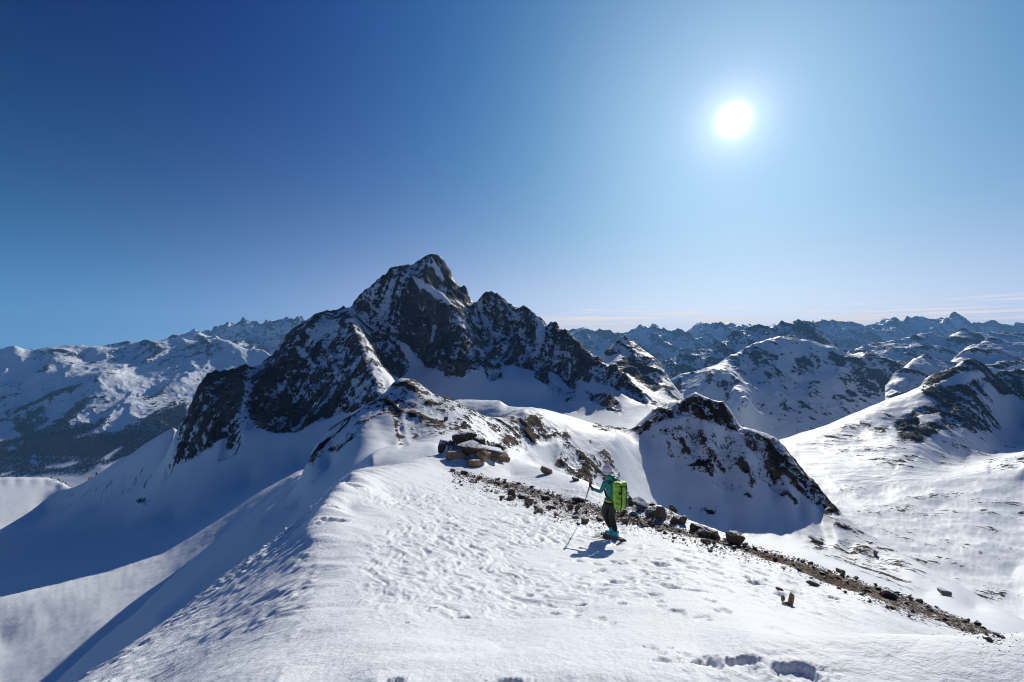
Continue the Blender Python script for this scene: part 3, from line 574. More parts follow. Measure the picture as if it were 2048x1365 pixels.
# ---------------- D: the sunny valley on the right and its rocky ridge
ridD = [(1560, 885, 1850), (1580, 878, 1800), (1615, 868, 1830), (1650, 856, 1860), (1700, 832, 1900), (1740, 815, 1930), (1790, 795, 1960), (1840, 775, 1980), (1848, 760, 1980), (1865, 750, 1990), (1900, 735, 2000), (1925, 721, 2010), (1938, 717, 2020), (1955, 722, 2030), (1975, 732, 2050), (2000, 740, 2080), (2048, 736, 2150), (2130, 715, 2200), (2300, 690, 2250), (2700, 680, 2300)]
lit2 = [(2300, 890, 1150), (2130, 905, 1140), (2048, 911, 1130), (2010, 920, 1110), (1980, 932, 1090), (1940, 945, 1060), (1900, 955, 1030), (1850, 968, 1000), (1810, 985, 960)]
ptsD = dens(ridD, 12) + back(ridD, 1.10, 45) + dens(lit2, 14)
ptsD += [(1800, 845, 1650), (1850, 868, 1480), (1790, 880, 1440), (1900, 800, 1760), (1950, 785, 1800), (2000, 795, 1880), (1930, 858, 1560), (1990, 870, 1640), (2048, 850, 1850), (2048, 890, 1640), (1985, 905, 1480), (1930, 920, 1380), (1880, 930, 1280), (1830, 905, 1320), (1960, 765, 1900), (1990, 750, 2000), (2048, 790, 1950),
         (1720, 870, 1640), (1700, 900, 1480), (1640, 890, 1620), (1760, 920, 1260), (1700, 940, 1200), (1640, 920, 1350), (1600, 910, 1480), (1800, 950, 1100), (2300, 800, 1900), (2300, 870, 1350), (2048, 935, 1000), (2048, 960, 900), (1960, 985, 880), (1880, 1010, 860), (1760, 985, 1000), (1680, 985, 960), (1640, 960, 1100), (2300, 950, 950),
         (1700, 1040, 700), (1800, 1040, 740), (1900, 1050, 700), (2048, 1030, 760), (2048, 1080, 620), (1850, 1090, 600), (1750, 1090, 560), (1950, 1120, 540), (2048, 1140, 500), (1900, 1170, 430), (2048, 1200, 400), (1750, 1150, 420), (2300, 1100, 600), (2300, 1220, 400), (1600, 1020, 700), (1550, 980, 1000), (1500, 940, 1200), (1500, 1000, 700), (1600, 1150, 400), (1900, 1300, 280), (2048, 1330, 280), (1600, 1300, 280), (2300, 1350, 280), (1450, 1100, 400), (1480, 900, 1600), (2700, 900, 1200), (2700, 1200, 400)]
ptsD += [(1935, 1048, 690), (1965, 1045, 700), (1990, 1062, 660), (1975, 1080, 600), (1985, 1115, 545), (2010, 1110, 555), (2030, 1140, 520)]
def lvl(p):
    a, b, c = p
    if b > 860 and c < 1700 and (a < 1850 or b > 955) and a < 2290 and c > 300: c = 0.45 * c + 0.55 * 305 * F / (b - CY)
    return a, b, c
ptsD = [lvl(p) for p in ptsD]
ROCKD = [([(1600, 890), (1700, 850), (1850, 800), (1980, 770), (2048, 900), (1900, 950), (1760, 940)], .16, 20), ([(1840, 775), (1850, 758), (1900, 734), (1938, 716), (1975, 730), (1990, 760), (1965, 765), (1960, 790), (1900, 805), (1870, 800), (1850, 790)], .85, 6),
         ([(1870, 765), (1920, 745), (1960, 740), (1980, 755), (1900, 775)], .1, 5),
         ([(1975, 760), (2010, 740), (2120, 735), (2120, 815), (2060, 810), (2030, 790), (2000, 790), (1985, 770)], .80, 5), ([(2040, 760), (2120, 735), (2120, 745), (2050, 775)], .2, 4),
         ([(1790, 850), (1830, 815), (1900, 800), (1940, 810), (1900, 850), (1870, 870), (1840, 885), (1800, 880)], .75, 7), ([(1830, 830), (1880, 822), (1890, 840), (1840, 850)], .12, 5),
         ([(1900, 830), (1960, 780), (1985, 810), (2000, 860), (1950, 865), (1900, 860)], .62, 8),
         ([(1640, 870), (1700, 850), (1780, 820), (1790, 840), (1700, 880), (1650, 890)], .25, 10), ([(1740, 860), (1780, 850), (1770, 870)], .5, 4),
         ([(1780, 925), (1840, 905), (1830, 920), (1790, 935)], .42, 5), ([(1880, 870), (1990, 870), (1985, 890), (1900, 890)], .18, 8),
         ([(1975, 925), (2048, 912), (2048, 935), (1980, 945)], .3, 6), ([(1700, 990), (1780, 985), (1780, 1000), (1700, 1003)], .2, 6), ([(1620, 1000), (1660, 990), (1660, 1010)], .2, 5),
         ([(1955, 1010), (1990, 1005), (2000, 1018), (1960, 1020)], .4, 4), ([(1900, 1050), (1940, 1045), (1935, 1055)], .4, 4), ([(2018, 1020), (2060, 1020), (2060, 1032), (2020, 1032)], .62, 4), ([(1975, 1115), (2018, 1112), (2015, 1122), (1980, 1124)], .85, 3), ([(1995, 1095), (2012, 1075), (2015, 1090)], .5, 4),
         ([(1820, 1020), (1880, 1015), (1880, 1030)], .25, 6), ([(1640, 960), (2048, 980), (2048, 1250), (1700, 1150)], .13, 30)]
def dispD(X, Y, Z, R, n0, PX, PY):
    D = 26 * R * ridged(X + .3 * Y, Y * .6, 170, 3, 0.55, 301) + 18 * R * ridged(X, Y * .7, 65, 5, 0.62, 302) + 4 * R * fbm(X, Y, 16, 4, .6, 303)
    fl = sstep(900, 960, PY)
    D += 8 * fl * fbm(X * 0.6, Y, 120, 6, 0.56, 304) + 2.2 * fl * ridged(X * .5 + .3 * Y, Y, 45, 4, .55, 306) * sstep(1600, 900, Y)
    D += 9 * fbm(X * 0.7, Y, 140, 4, 0.5, 305) * (1 - fl)
    return D
layer('right_valley', ptsD, (1400, 2300), 370, [(270, 30), (500, 70), (1000, 110), (1500, 90), (2100, 20), (2900, 0)], dispD, ROCKD,
      terrain_mat('valley rock and snow', 2.6, (0.032, 0.030, 0.032), (0.10, 0.085, 0.07), spread=2.0), vs=0.5, soft=0.004, slopek=1.1,
      label='sunlit rolling snow valley with a rocky ridge above it on the right')

# ---------------- E: the small dark pyramid behind the ridge
skyE = [(1150, 745, 2700), (1185, 735, 2650), (1208, 706, 2800), (1225, 690, 2860), (1240, 675, 2900), (1249, 673, 2900), (1260, 681, 2890), (1269, 684, 2880), (1285, 697, 2850), (1300, 708, 2780), (1322, 728, 2700), (1345, 768, 2550), (1365, 793, 2450), (1380, 815, 2350), (1430, 850, 2200), (1500, 890, 2100)]
ptsE = dens(skyE, 8) + back(skyE, 1.10, 45) + dens([(1249, 673, 2900), (1255, 710, 2700), (1280, 745, 2500), (1320, 780, 2300), (1345, 810, 2150)], 10) + [(1220, 760, 2300), (1250, 790, 2100), (1300, 810, 2000), (1180, 800, 2100), (1350, 850, 1950), (1400, 880, 1950), (1150, 830, 1950), (1500, 930, 1950), (1270, 735, 2500), (1300, 745, 2480)]
ROCKE = [([(1205, 706), (1249, 671), (1270, 683), (1300, 706), (1325, 730), (1345, 770), (1300, 745), (1280, 720), (1250, 705), (1215, 715)], .52, 5), ([(1230, 725), (1260, 712), (1300, 735), (1330, 770), (1310, 785), (1270, 755), (1240, 740)], .80, 5), ([(1310, 760), (1345, 775), (1375, 805), (1340, 800)], .55, 5)]
layer('rocky_pyramid', ptsE, (1130, 1520), 190, [(1900, 30), (2100, 90), (2950, 20), (3400, 0)], lambda X, Y, Z, R, n, PX, PY: 30 * R * ridged(X, Y, 150, 4, .6, 401) + 8 * fbm(X, Y, 120, 4, .5, 402), ROCKE,
      terrain_mat('pyramid rock and snow', 6.0, (0.04, 0.04, 0.045), (0.09, 0.08, 0.075), spread=2.0), vs=0.7, soft=0.003, label='small pointed rocky pyramid behind the right shoulder of the great peak')

# ---------------- F: the broad shaded hill in the middle distance
skyF = [(1270, 800, 4300), (1300, 775, 4300), (1330, 760, 4300), (1355, 748, 4350), (1400, 738, 4400), (1430, 730, 4500), (1454, 714, 4600), (1480, 702, 4650), (1511, 690, 4700), (1535, 681, 4700), (1558, 674, 4700), (1590, 676, 4700), (1621, 682, 4650), (1669, 692, 4600), (1700, 706, 4500), (1742, 706, 4400), (1780, 717, 4300), (1811, 733, 4200), (1843, 757, 4000), (1870, 790, 3700), (1900, 830, 3500), (2000, 880, 3300)]
ptsF = dens(skyF, 9) + back(skyF, 1.08, 35)
ptsF += dens([(1400, 768, 3900), (1420, 752, 3950), (1438, 739, 4000), (1463, 750, 3950), (1480, 770, 3800), (1500, 800, 3500)], 9)
faceF = [(1500, 740, 4250), (1500, 770, 3850), (1600, 720, 4300), (1600, 765, 3900), (1700, 780, 3700), (1760, 770, 3700), (1760, 800, 3450), (1500, 825, 3200), (1600, 830, 3150), (1700, 830, 3200), (1650, 862, 2950), (1450, 820, 3150), (1380, 800, 3500), (1550, 860, 2900), (1600, 880, 2750), (1500, 860, 2850), (1400, 850, 3000), (1300, 830, 3400), (1550, 790, 3500), (1850, 840, 3200), (1800, 870, 2900), (1600, 930, 2500), (1400, 900, 2600), (1800, 930, 2500), (2000, 950, 2500), (1250, 900, 3000),
         (1350, 775, 4000), (1320, 790, 3900), (1640, 730, 4150), (1560, 730, 4150)]
ptsF += [(a, b, 4600 - (4600 - c) * 0.70 if c < 4600 else c) for a, b, c in faceF]
ROCKF = [([(1440, 745), (1460, 720), (1490, 700), (1530, 695), (1545, 720), (1520, 735), (1490, 725), (1470, 735), (1450, 740)], .48, 7), ([(1530, 745), (1560, 735), (1565, 755), (1535, 758)], .62, 5),
         ([(1580, 745), (1590, 715), (1610, 705), (1640, 720), (1640, 740), (1600, 750)], .62, 6), ([(1640, 705), (1700, 712), (1700, 735), (1650, 725)], .6, 6),
         ([(1690, 712), (1770, 715), (1830, 740), (1845, 765), (1820, 780), (1780, 770), (1770, 795), (1730, 790), (1700, 760)], .56, 8), ([(1660, 795), (1710, 780), (1705, 805), (1670, 800)], .5, 6), ([(1560, 815), (1640, 795), (1640, 812), (1570, 822)], .38, 8),
         ([(1435, 765), (1470, 755), (1480, 765), (1450, 778)], .6, 5), ([(1615, 760), (1645, 765), (1620, 770)], .55, 4), ([(1350, 760), (1430, 745), (1400, 790), (1340, 790)], .3, 10)]
def dispF(X, Y, Z, R, n0, PX, PY):
    return 60 * R * ridged(X, Y * .6, 300, 5, .6, 501) + 20 * R * fbm(X, Y, 90, 4, .6, 502) + 42 * fbm(X, Y, 420, 6, 0.55, 503) + 26 * ridged(X, Y * .6, 240, 4, .5, 504) * sstep(880, 800, PY)
layer('shaded_hill', ptsF, (1250, 1960), 330, [(2900, 30), (3300, 170), (4750, 20), (6200, 0)], dispF, ROCKF,
      terrain_mat('hill rock and snow', 8.5, (0.045, 0.047, 0.055), (0.10, 0.095, 0.09), spread=1.8), vs=0.8, soft=0.003, base=.14, label='broad snow-covered hill in blue shade above the sunlit valley')

# ---------------- G: ranges one behind another on the right
def rng_layer(name, sky, foot, px, nu, nv, amp, wl, pxm, base, zn, label, seed, extra=(), dq=34):
    pts = dens(sky, 6) + back(sky, 1.08, dq) + list(foot) + list(extra)
    sm_ = max(p[2] for p in sky); pts = [(a, b, sm_ - (sm_ - c) * 0.68 if c < sm_ * 0.99 and (a, b, c) not in sky else c) for a, b, c in pts]
    ys = [p[2] for p in pts]; smax = max(p[2] for p in sky)
    layer(name, pts, px, nu, [(min(ys), nv), (smax * 1.01, 14), (max(ys), 0)],
          lambda X, Y, Z, R, n, PX, PY: amp * (1.5 * ridged(X + .3 * Y, Y * .6, wl, 5, .52, seed) + 0.35 * fbm(X, Y, wl * 0.3, 4, .55, seed + 9)), zn,
          terrain_mat(name.replace('_', ' ') + ' rock and snow', pxm, (0.05, 0.055, 0.065), (0.10, 0.10, 0.10), spread=2.4), vs=1.0, soft=0.002, base=base, slopek=0.9, label=label)
s = [(1860, 745, 3100), (1890, 736, 3150), (1880, 728, 3400), (1910, 716, 3300), (1925, 701, 3500), (1950, 688, 3600), (1976, 679, 3650), (2001, 681, 3650), (2048, 687, 3600), (2200, 680, 3600), (2400, 675, 3600)]
rng_layer('snowy_shoulder', [(1780, 760, 3100), (1811, 728, 3350), (1827, 714, 3450), (1852, 714, 3450), (1875, 724, 3450), (1895, 728, 3450), (1910, 716, 3450), (1925, 701, 3500), (1950, 688, 3600), (1976, 679, 3650), (2001, 681, 3650), (2048, 687, 3600), (2200, 680, 3600), (2400, 675, 3600)],
          [(1800, 790, 2700), (1860, 765, 2900), (1900, 760, 2900), (1950, 730, 3050), (2000, 725, 3000), (2048, 715, 3100), (2100, 760, 2600), (2300, 760, 2600), (1900, 800, 2500), (2000, 770, 2600)], (1770, 2200), 230, 80, 30, 260, 7.0, .12,
          [([(1990, 740), (2020, 715), (2100, 700), (2100, 720), (2020, 735)], .4)], 'sunlit snow shoulder and hummocks beyond the rocky ridge on the far right', 601)
rng_layer('wooded_gap_hills', [(1640, 730, 6200), (1680, 715, 6300), (1716, 700, 6400), (1748, 690, 6500), (1795, 683, 6500), (1820, 675, 6500), (1843, 668, 6500), (1859, 666, 6500), (1875, 671, 6500), (1890, 677, 6500), (1905, 668, 6600), (1922, 662, 6600), (1938, 658, 6600), (1955, 660, 6600), (1970, 664, 6600), (2010, 668, 6600), (2048, 672, 6600), (2200, 670, 6600)],
          [(1650, 760, 5200), (1720, 730, 5400), (1780, 725, 5300), (1830, 700, 5700), (1860, 700, 5600), (1900, 700, 5600), (1950, 695, 5700), (2048, 700, 5600), (2200, 700, 5600), (1850, 730, 5000), (2048, 740, 5000), (1700, 770, 5000)], (1640, 2140), 230, 80, 60, 520, 12.0, .20,
          [([(1885, 680), (1930, 660), (1975, 668), (1960, 685), (1900, 688)], .5)], 'snowy hills with sunlit backs below the far jagged range', 611)
rng_layer('dark_summit', [(1290, 735, 7000), (1330, 725, 7000), (1360, 712, 7200), (1400, 700, 7200), (1430, 690, 7300), (1447, 682, 7300), (1460, 670, 7300), (1473, 663, 7300), (1500, 657, 7300), (1539, 650, 7300), (1574, 648, 7200), (1590, 645, 7100), (1606, 641, 7000), (1614, 637, 7000), (1622, 636, 7000), (1634, 647, 6950), (1645, 660, 6900), (1660, 678, 6800), (1675, 695, 6700), (1700, 715, 6600)],
          [(1300, 760, 5800), (1360, 740, 6000), (1420, 720, 6300), (1480, 695, 6500), (1540, 680, 6400), (1600, 675, 6300), (1640, 690, 6200), (1680, 720, 6000), (1400, 760, 5600), (1600, 720, 5600), (1540, 662, 7000), (1575, 668, 6800)], (1270, 1710), 250, 90, 90, 420, 13.0, .28,
          [([(1580, 650), (1606, 640), (1622, 634), (1640, 655), (1672, 692), (1620, 690), (1590, 670)], .60), ([(1440, 685), (1480, 662), (1570, 648), (1570, 655), (1480, 675), (1450, 690)], .45), ([(1470, 670), (1560, 665), (1560, 680), (1480, 680)], .05)], 'mountain with a dark pointed summit behind the shaded hill', 621)
rng_layer('distant_range', [(1100, 670, 15000), (1140, 661, 15000), (1158, 652, 15000), (1181, 654, 15000), (1199, 657, 15000), (1225, 659, 15000), (1252, 657, 15000), (1265, 650, 15000), (1278, 643, 15000), (1298, 639, 15000), (1310, 642, 15000), (1325, 648, 15000), (1345, 656, 15000), (1363, 661, 15000), (1375, 656, 15000), (1386, 651, 15000), (1404, 645, 15000), (1427, 649, 15000),
           (1440, 651, 15000), (1454, 646, 15000), (1470, 648, 15000), (1501, 644, 15000), (1525, 646, 15000), (1552, 641, 15000), (1575, 645, 15000), (1600, 645, 15000), (1653, 651, 15000), (1675, 646, 15000), (1700, 649, 15000), (1715, 645, 15000), (1732, 640, 15000), (1750, 641, 15000), (1767, 640, 15000), (1780, 644, 15000), (1792, 640, 15000), (1808, 645, 15000), (1822, 639, 15000), (1837, 633, 15000), (1850, 637, 15000),
           (1859, 640, 15000), (1875, 645, 15000), (1884, 638, 15000), (1894, 634, 15000), (1909, 634, 15000), (1922, 641, 15000), (1938, 647, 15000), (1963, 652, 15000), (1979, 650, 15000), (2001, 657, 15000), (2048, 658, 15000), (2100, 655, 15000), (2250, 660, 15000)],
          [(x, 690 + 6 * math.sin(x * .05), 12500) for x in range(1100, 2260, 40)] + [(x, 730, 10500) for x in range(1100, 2260, 60)], (1090, 2140), 480, 80, 330, 1500, 27.0, .22, [], 'far jagged blue range along the horizon on the right', 631, dq=14)

# ---------------- H: the mountains across the deep valley on the left
skyH = [(-150, 700, 7600), (0, 694, 7600), (27, 692, 7600), (48, 702, 7600), (85, 703, 7700), (100, 696, 7900), (116, 691, 8000), (133, 687, 8100), (164, 690, 8100), (195, 692, 8200), (219, 694, 8400), (237, 689, 8600), (253, 684, 8700), (266, 687, 8700), (294, 684, 8800), (321, 680, 8800), (342, 674, 8900), (366, 672, 8900), (400, 684, 8900), (420, 678, 8900), (437, 673, 8800), (455, 677, 8800), (480, 690, 8700), (510, 700, 8600), (540, 712, 8500), (600, 720, 8400), (700, 740, 8400)]
ptsH = dens(skyH, 8) + back(skyH, 1.08, 30)
ptsH += dens([(100, 790, 6000), (130, 770, 6300), (164, 755, 6550), (191, 743, 6700), (220, 752, 6650), (245, 765, 6500), (253, 775, 6350), (235, 800, 5900), (200, 815, 5600)], 9)
ptsH += dens([(0, 735, 7000), (30, 728, 7100), (60, 735, 7000), (72, 750, 6800), (40, 775, 6500), (10, 790, 6200)], 10)
ptsH += dens([(164, 712, 7800), (185, 718, 7600), (199, 728, 7300), (180, 738, 7000)], 8) + dens([(342, 676, 8850), (360, 700, 8300), (375, 730, 7600), (370, 760, 7000), (330, 790, 6300)], 10) + dens([(437, 675, 8800), (430, 720, 8000), (400, 760, 7200)], 10)
ptsH += [(140, 728, 7100), (280, 740, 7300), (300, 710, 8000), (270, 715, 8000), (90, 725, 7300), (270, 790, 6200), (300, 780, 6500), (300, 835, 5300), (260, 830, 5400), (200, 860, 5000), (100, 870, 4900), (0, 860, 5100), (0, 830, 5600), (350, 820, 5500), (420, 800, 6200), (380, 700, 8300), (460, 730, 7800), (520, 760, 7600),
         (0, 905, 4400), (100, 905, 4300), (200, 905, 4350), (300, 880, 4700), (0, 935, 4000), (100, 935, 3950), (200, 935, 3950), (300, 930, 4050), (400, 880, 4700), (0, 980, 3400), (100, 990, 3300), (200, 1000, 3300), (400, 980, 3500), (600, 850, 5500), (600, 960, 3700), (700, 850, 6000), (-150, 980, 3400), (-150, 880, 4600), (-150, 790, 6200)]
FOREST = [[(-70, 885), (0, 882), (60, 872), (110, 850), (165, 800), (180, 800), (130, 852), (190, 850), (205, 838), (215, 845), (150, 875), (230, 865), (330, 820), (370, 808), (380, 860), (300, 900), (200, 930), (170, 945), (0, 955), (-70, 955)],
          [(60, 820), (85, 815), (90, 830), (30, 850), (20, 845)], [(20, 860), (75, 825), (95, 840), (50, 870)], [(220, 868), (235, 862), (160, 925), (100, 925)]]
ROCKH = [([(0, 800), (100, 780), (200, 780), (180, 810), (60, 850), (0, 850)], .30, 14), ([(200, 690), (330, 680), (370, 700), (360, 735), (300, 720), (230, 718)], .36, 10), ([(370, 680), (440, 676), (450, 700), (400, 720), (370, 710)], .42, 8),
         ([(60, 700), (130, 695), (190, 720), (170, 728), (70, 718)], .30, 8), ([(140, 770), (250, 785), (230, 815), (180, 800), (130, 790)], .32, 10), ([(300, 790), (380, 790), (350, 815), (280, 825)], .35, 10), ([(90, 850), (210, 800), (230, 815), (120, 860)], .3, 8)]
def dispH(X, Y, Z, R, n0, PX, PY):
    a = sstep(900, 840, PY)
    return 120 * a * ridged(X + .4 * Y + 150 * fbm(X, Y, 700, 3, .5, 6), Y * .8, 1100, 5, .5, 701) + 34 * a * fbm(X, Y, 340, 5, .55, 702)
matH = terrain_mat('left range rock and snow', 14.0, (0.04, 0.042, 0.05), (0.10, 0.085, 0.075), spread=1.8)
ptsH = [(a, b, 8800 - (8800 - c) * 0.79 if c < 8800 else c) for a, b, c in ptsH]
layer('left_range', ptsH, (-60, 700), 400, [(4400, 30), (5200, 190), (8900, 20), (11500, 0)], dispH, ROCKH, matH, vs=0.9, soft=0.003, base=.10, slopek=0.8,
      label='sunlit and shaded snow mountains across the deep valley on the left')
rng_layer('left_far_range', [(380, 690, 13500), (410, 668, 13500), (420, 665, 13500), (440, 657, 13500), (458, 650, 13500), (470, 646, 13500), (485, 644, 13500), (500, 648, 13500), (513, 650, 13500), (525, 651, 13500), (533, 648, 13500), (542, 643, 13500), (550, 641, 13500), (565, 645, 13500), (581, 643, 13500), (595, 640, 13500), (610, 643, 13500), (640, 650, 13500), (700, 660, 13500)],
          [(x, 700, 11500) for x in range(380, 720, 30)] + [(440, 675, 12600), (480, 668, 12600), (520, 675, 12600), (560, 670, 12500), (600, 670, 12500)] + [(x, 740, 10000) for x in range(380, 720, 60)], (370, 720), 200, 70, 220, 1100, 24.0, .25, [], 'high pale snow peaks showing behind the left spur', 641, dq=14)
rng_layer('left_near_summits', [(310, 690, 10500), (321, 682, 10500), (342, 671, 10500), (352, 669, 10500), (366, 669, 10500), (380, 665, 10500), (393, 661, 10500), (402, 664, 10500), (410, 668, 10500), (425, 672, 10500), (450, 680, 10500), (500, 690, 10500)],
          [(x, 700, 9600) for x in range(310, 520, 25)] + [(x, 730, 9000) for x in range(310, 520, 50)], (300, 510), 110, 40, 110, 700, 18.0, .18, [], 'small rounded snow summits on the skyline left of the spur', 651, dq=14)
rng_layer('horizon_summits', [(20, 705, 17000), (40, 701, 17000), (51, 700, 17000), (65, 695, 17000), (80, 699, 17000), (96, 697, 17000), (110, 700, 17000), (150, 704, 17000), (240, 700, 17000)],
          [(x, 715, 15500) for x in range(20, 260, 30)] + [(x, 730, 14000) for x in range(20, 260, 60)], (10, 250), 90, 24, 80, 1200, 40.0, .1, [], 'tiny pale summits far off on the left horizon', 661, dq=10)
# base land far below, out past the last range
bm = bmesh.new()
for r in [0]: bmesh.ops.create_circle(bm, cap_ends=True, segments=64, radius=25000)
me = bpy.data.meshes.new('ground'); bm.to_mesh(me); bm.free(); me.materials.append(matH)
g = bpy.data.objects.new('ground', me); g.location = (0, 0, -1900); g['kind'] = 'structure'; g['label'] = 'low snow-covered land under the mountains'; COL.objects.link(g)
hz = bpy.data.materials.new('mountain air'); hz.use_nodes = True; ht = hz.node_tree; ht.nodes.clear()
ho = ht.nodes.new('ShaderNodeOutputMaterial'); pv = ht.nodes.new('ShaderNodeVolumePrincipled')
pv.inputs['Color'].default_value = (0.22, 0.52, 1.0, 1); pv.inputs['Density'].default_value = 2.5e-5; pv.inputs['Anisotropy'].default_value = 0.15
ht.links.new(pv.outputs[0], ho.inputs['Volume'])
bm = bmesh.new(); bmesh.ops.create_cube(bm, size=1.0)
for v in bm.verts: v.co = (v.co.x * 54000, v.co.y * 54000, -1901 if v.co.z < 0 else 900)
me = bpy.data.meshes.new('haze'); bm.to_mesh(me); bm.free(); me.materials.append(hz)
hzo = bpy.data.objects.new('haze', me); COL.objects.link(hzo); hzo['kind'] = 'stuff'
print('TERRAIN', time.time() - T0, TRI[0])
# ------------------------------------------------------------------ forest in the deep valley and small trees
def new_mat_simple(name, col, rough=0.8, var=0.25, scale=8.0, bump=0.0, bscale=40):
    m = M(name)
    n = m.ramp(m.noise(scale, 5, 0.6), 0.3, 0.7)
    m.put(m.b.inputs['Base Color'], m.mix(n, tuple(c * (1 - var) for c in col), tuple(min(1, c * (1 + var)) for c in col)))
    m.b.inputs['Roughness'].default_value = rough
    if bump: m.l(m.bump(m.noise(bscale, 5, 0.6), bump), m.b.inputs['Normal'])
    return m.m
def mesh_obj(name, verts, faces, mat, parent=None, smooth=False):
    me = bpy.data.meshes.new(name); me.from_pydata([tuple(v) for v in verts], [], faces); me.update()
    if mat: me.materials.append(mat)
    if smooth: me.shade_smooth()
    o = bpy.data.objects.new(name, me); COL.objects.link(o)
    if parent: o.parent = parent
    TRI[0] += sum(len(f) - 2 for f in faces)
    return o
def tag(o, label=None, cat=None, group=None, kind=None):
    for k, v in (('label', label), ('category', cat), ('group', group), ('kind', kind)):
        if v: o[k] = v
    return o
m_needle = new_mat_simple('dark larch and pine foliage', (0.013, 0.018, 0.017), 0.9, 0.3, 0.03)
rt = random.Random(11)
V, Fc = [], []
def in_poly(x, y, P):
    c = False; n = len(P)
    for i in range(n):
        x0, y0 = P[i]; x1, y1 = P[(i + 1) % n]
        if (y0 > y) != (y1 > y) and x < (x1 - x0) * (y - y0) / (y1 - y0) + x0: c = not c
    return c
U_, V_, Z_ = HF['left_range']
def add_tree(V, Fc, x, y, z, h, r, n=5):
    b = len(V); a0 = rt.random() * 6.3
    for k in range(n):
        a = a0 + k * 6.283 / n; V.append((x + r * math.cos(a), y + r * math.sin(a), z + h * 0.08))
    V.append((x, y, z + h)); Fc.extend([(b + k, b + (k + 1) % n, b + n) for k in range(n)])
Ug, Vg = np.meshgrid(U_, V_); PXg = Ug * F + CX; PYg = CY - Z_ / np.exp(Vg) * F
msk = np.zeros(PXg.shape)
for P in FOREST: msk = np.maximum(msk, sstep(-5, 6, polydist(PXg, PYg, P) + 7 * fbm(PXg, PYg, 38, 3, .6, 901)))
for P in ([(92, 930), (150, 922), (168, 926), (130, 936), (88, 937)], [(5, 897), (25, 892), (40, 899), (25, 902)], [(-5, 948), (30, 940), (30, 944), (0, 951)], [(205, 915), (240, 893), (250, 895), (215, 922)]):
    msk *= 1 - sstep(-1.5, 1.5, polydist(PXg, PYg, P))
msk *= 1 - 0.9 * sstep(0.12, 0.3, fbm(PXg, PYg, 22, 3, .6, 902)) * sstep(120, 60, PXg)
ii, jj = np.nonzero(msk > 0.05); pick = np.random.RandomState(4)
wts = msk[ii, jj] * np.exp(2 * Vg[ii, jj]); wts = wts / wts.sum()
for k in pick.choice(len(ii), 27000, p=wts):
    i, j = ii[k], jj[k]; u = U_[j] + (rt.random() - .5) * (U_[1] - U_[0]); v = V_[i] + (rt.random() - .5) * (V_[1] - V_[0])
    y = math.exp(v); x = u * y; h = rt.uniform(10, 18)
    add_tree(V, Fc, x, y, ground_z('left_range', x, y) - 1, h, h * rt.uniform(.32, .5), 4)
fo = mesh_obj('forest', V, Fc, m_needle)
tag(fo, 'dark conifer forest filling the deep valley on the left', kind='stuff')

m_bark = new_mat_simple('conifer bark', (0.06, 0.045, 0.035))
trees = [(103, 958, 13), (116, 961, 15), (119, 961, 14), (126, 963, 13), (131, 962, 15), (178, 950, 14), (193, 946, 14), (183, 948, 10)]
for i, (px, py, h) in enumerate(trees):
    p = on_ground('mountain_peak', px, py + 2); root = bpy.data.objects.new('conifer', None); root.location = p; COL.objects.link(root)
    tag(root, 'tiny dark conifer on the snowy edge above the wooded valley', 'tree', 'conifers on the snowy edge at far left')
    V, Fc = [], []
    for t in range(4):
        zz = h * (0.15 + 0.2 * t); add_tree(V, Fc, rt.uniform(-.2, .2), 0, zz, h * 0.36, h * (0.30 - 0.06 * t), 8)
    mesh_obj('crown', V, Fc, m_needle, root)
    V = []
    for zz, r in ((-1, .35), (h * .3, .2)):
        for k in range(6): V.append((r * math.cos(k * 1.047), r * math.sin(k * 1.047), zz))
    mesh_obj('trunk', V, [(k, (k + 1) % 6, 6 + (k + 1) % 6, 6 + k) for k in range(6)], m_bark, root)

# ------------------------------------------------------------------ stones
def rock_mat(name, a, b, snow=0.5, dark=(0.02, 0.018, 0.018), sc=1.0):
    m = M(name)
    n = m.noise(3.5 * sc, 6, 0.65); n2 = m.noise(14 * sc, 5, 0.7)
    st = m.noise(5.0 * sc, 5, 0.6, m.scaled(m.pos(), (1, 1, 5), (0.5, 0.3, 0)))
    c = m.mix(m.ramp(n, 0.35, 0.65), a, b); c = m.mix(m.ramp(n2, 0.5, 0.72), c, dark); c = m.mix(m.ramp(st, 0.55, 0.66), c, tuple(x * 0.5 for x in a))
    geo = m.n('ShaderNodeNewGeometry'); sp = m.n('ShaderNodeSeparateXYZ'); m.l(geo.outputs['Normal'], sp.inputs[0])
    f = m.math('ADD', sp.outputs[2], m.math('MULTIPLY', m.math('SUBTRACT', m.noise(6 * sc, 4, 0.6), 0.5), 1.1))
    mask = m.ramp(f, 1.02 - snow * 0.6, 1.10 - snow * 0.6)
    m.put(m.b.inputs['Base Color'], m.mix(mask, c, (0.83, 0.87, 0.915)))
    m.b.inputs['Roughness'].default_value = 0.85; m.b.inputs['Specular IOR Level'].default_value = 0.25
    bb = m.bump(st, 0.06 / sc, 0.8); bb = m.bump(n2, 0.03 / sc, 0.9, bb); m.l(bb, m.b.inputs['Normal'])
    return m.m
M_TAN = rock_mat('tan weathered rock', (0.30, 0.20, 0.115), (0.48, 0.34, 0.21), 0.15)
M_BROWN = rock_mat('brown rock', (0.20, 0.135, 0.09), (0.36, 0.25, 0.165), 0.28, (0.05, 0.04, 0.032))
M_GREY = rock_mat('grey brown rock', (0.16, 0.13, 0.105), (0.30, 0.245, 0.195), 0.40, (0.04, 0.034, 0.03))
M_DARK = rock_mat('dark lichen rock', (0.085, 0.065, 0.052), (0.20, 0.15, 0.11), 0.40)
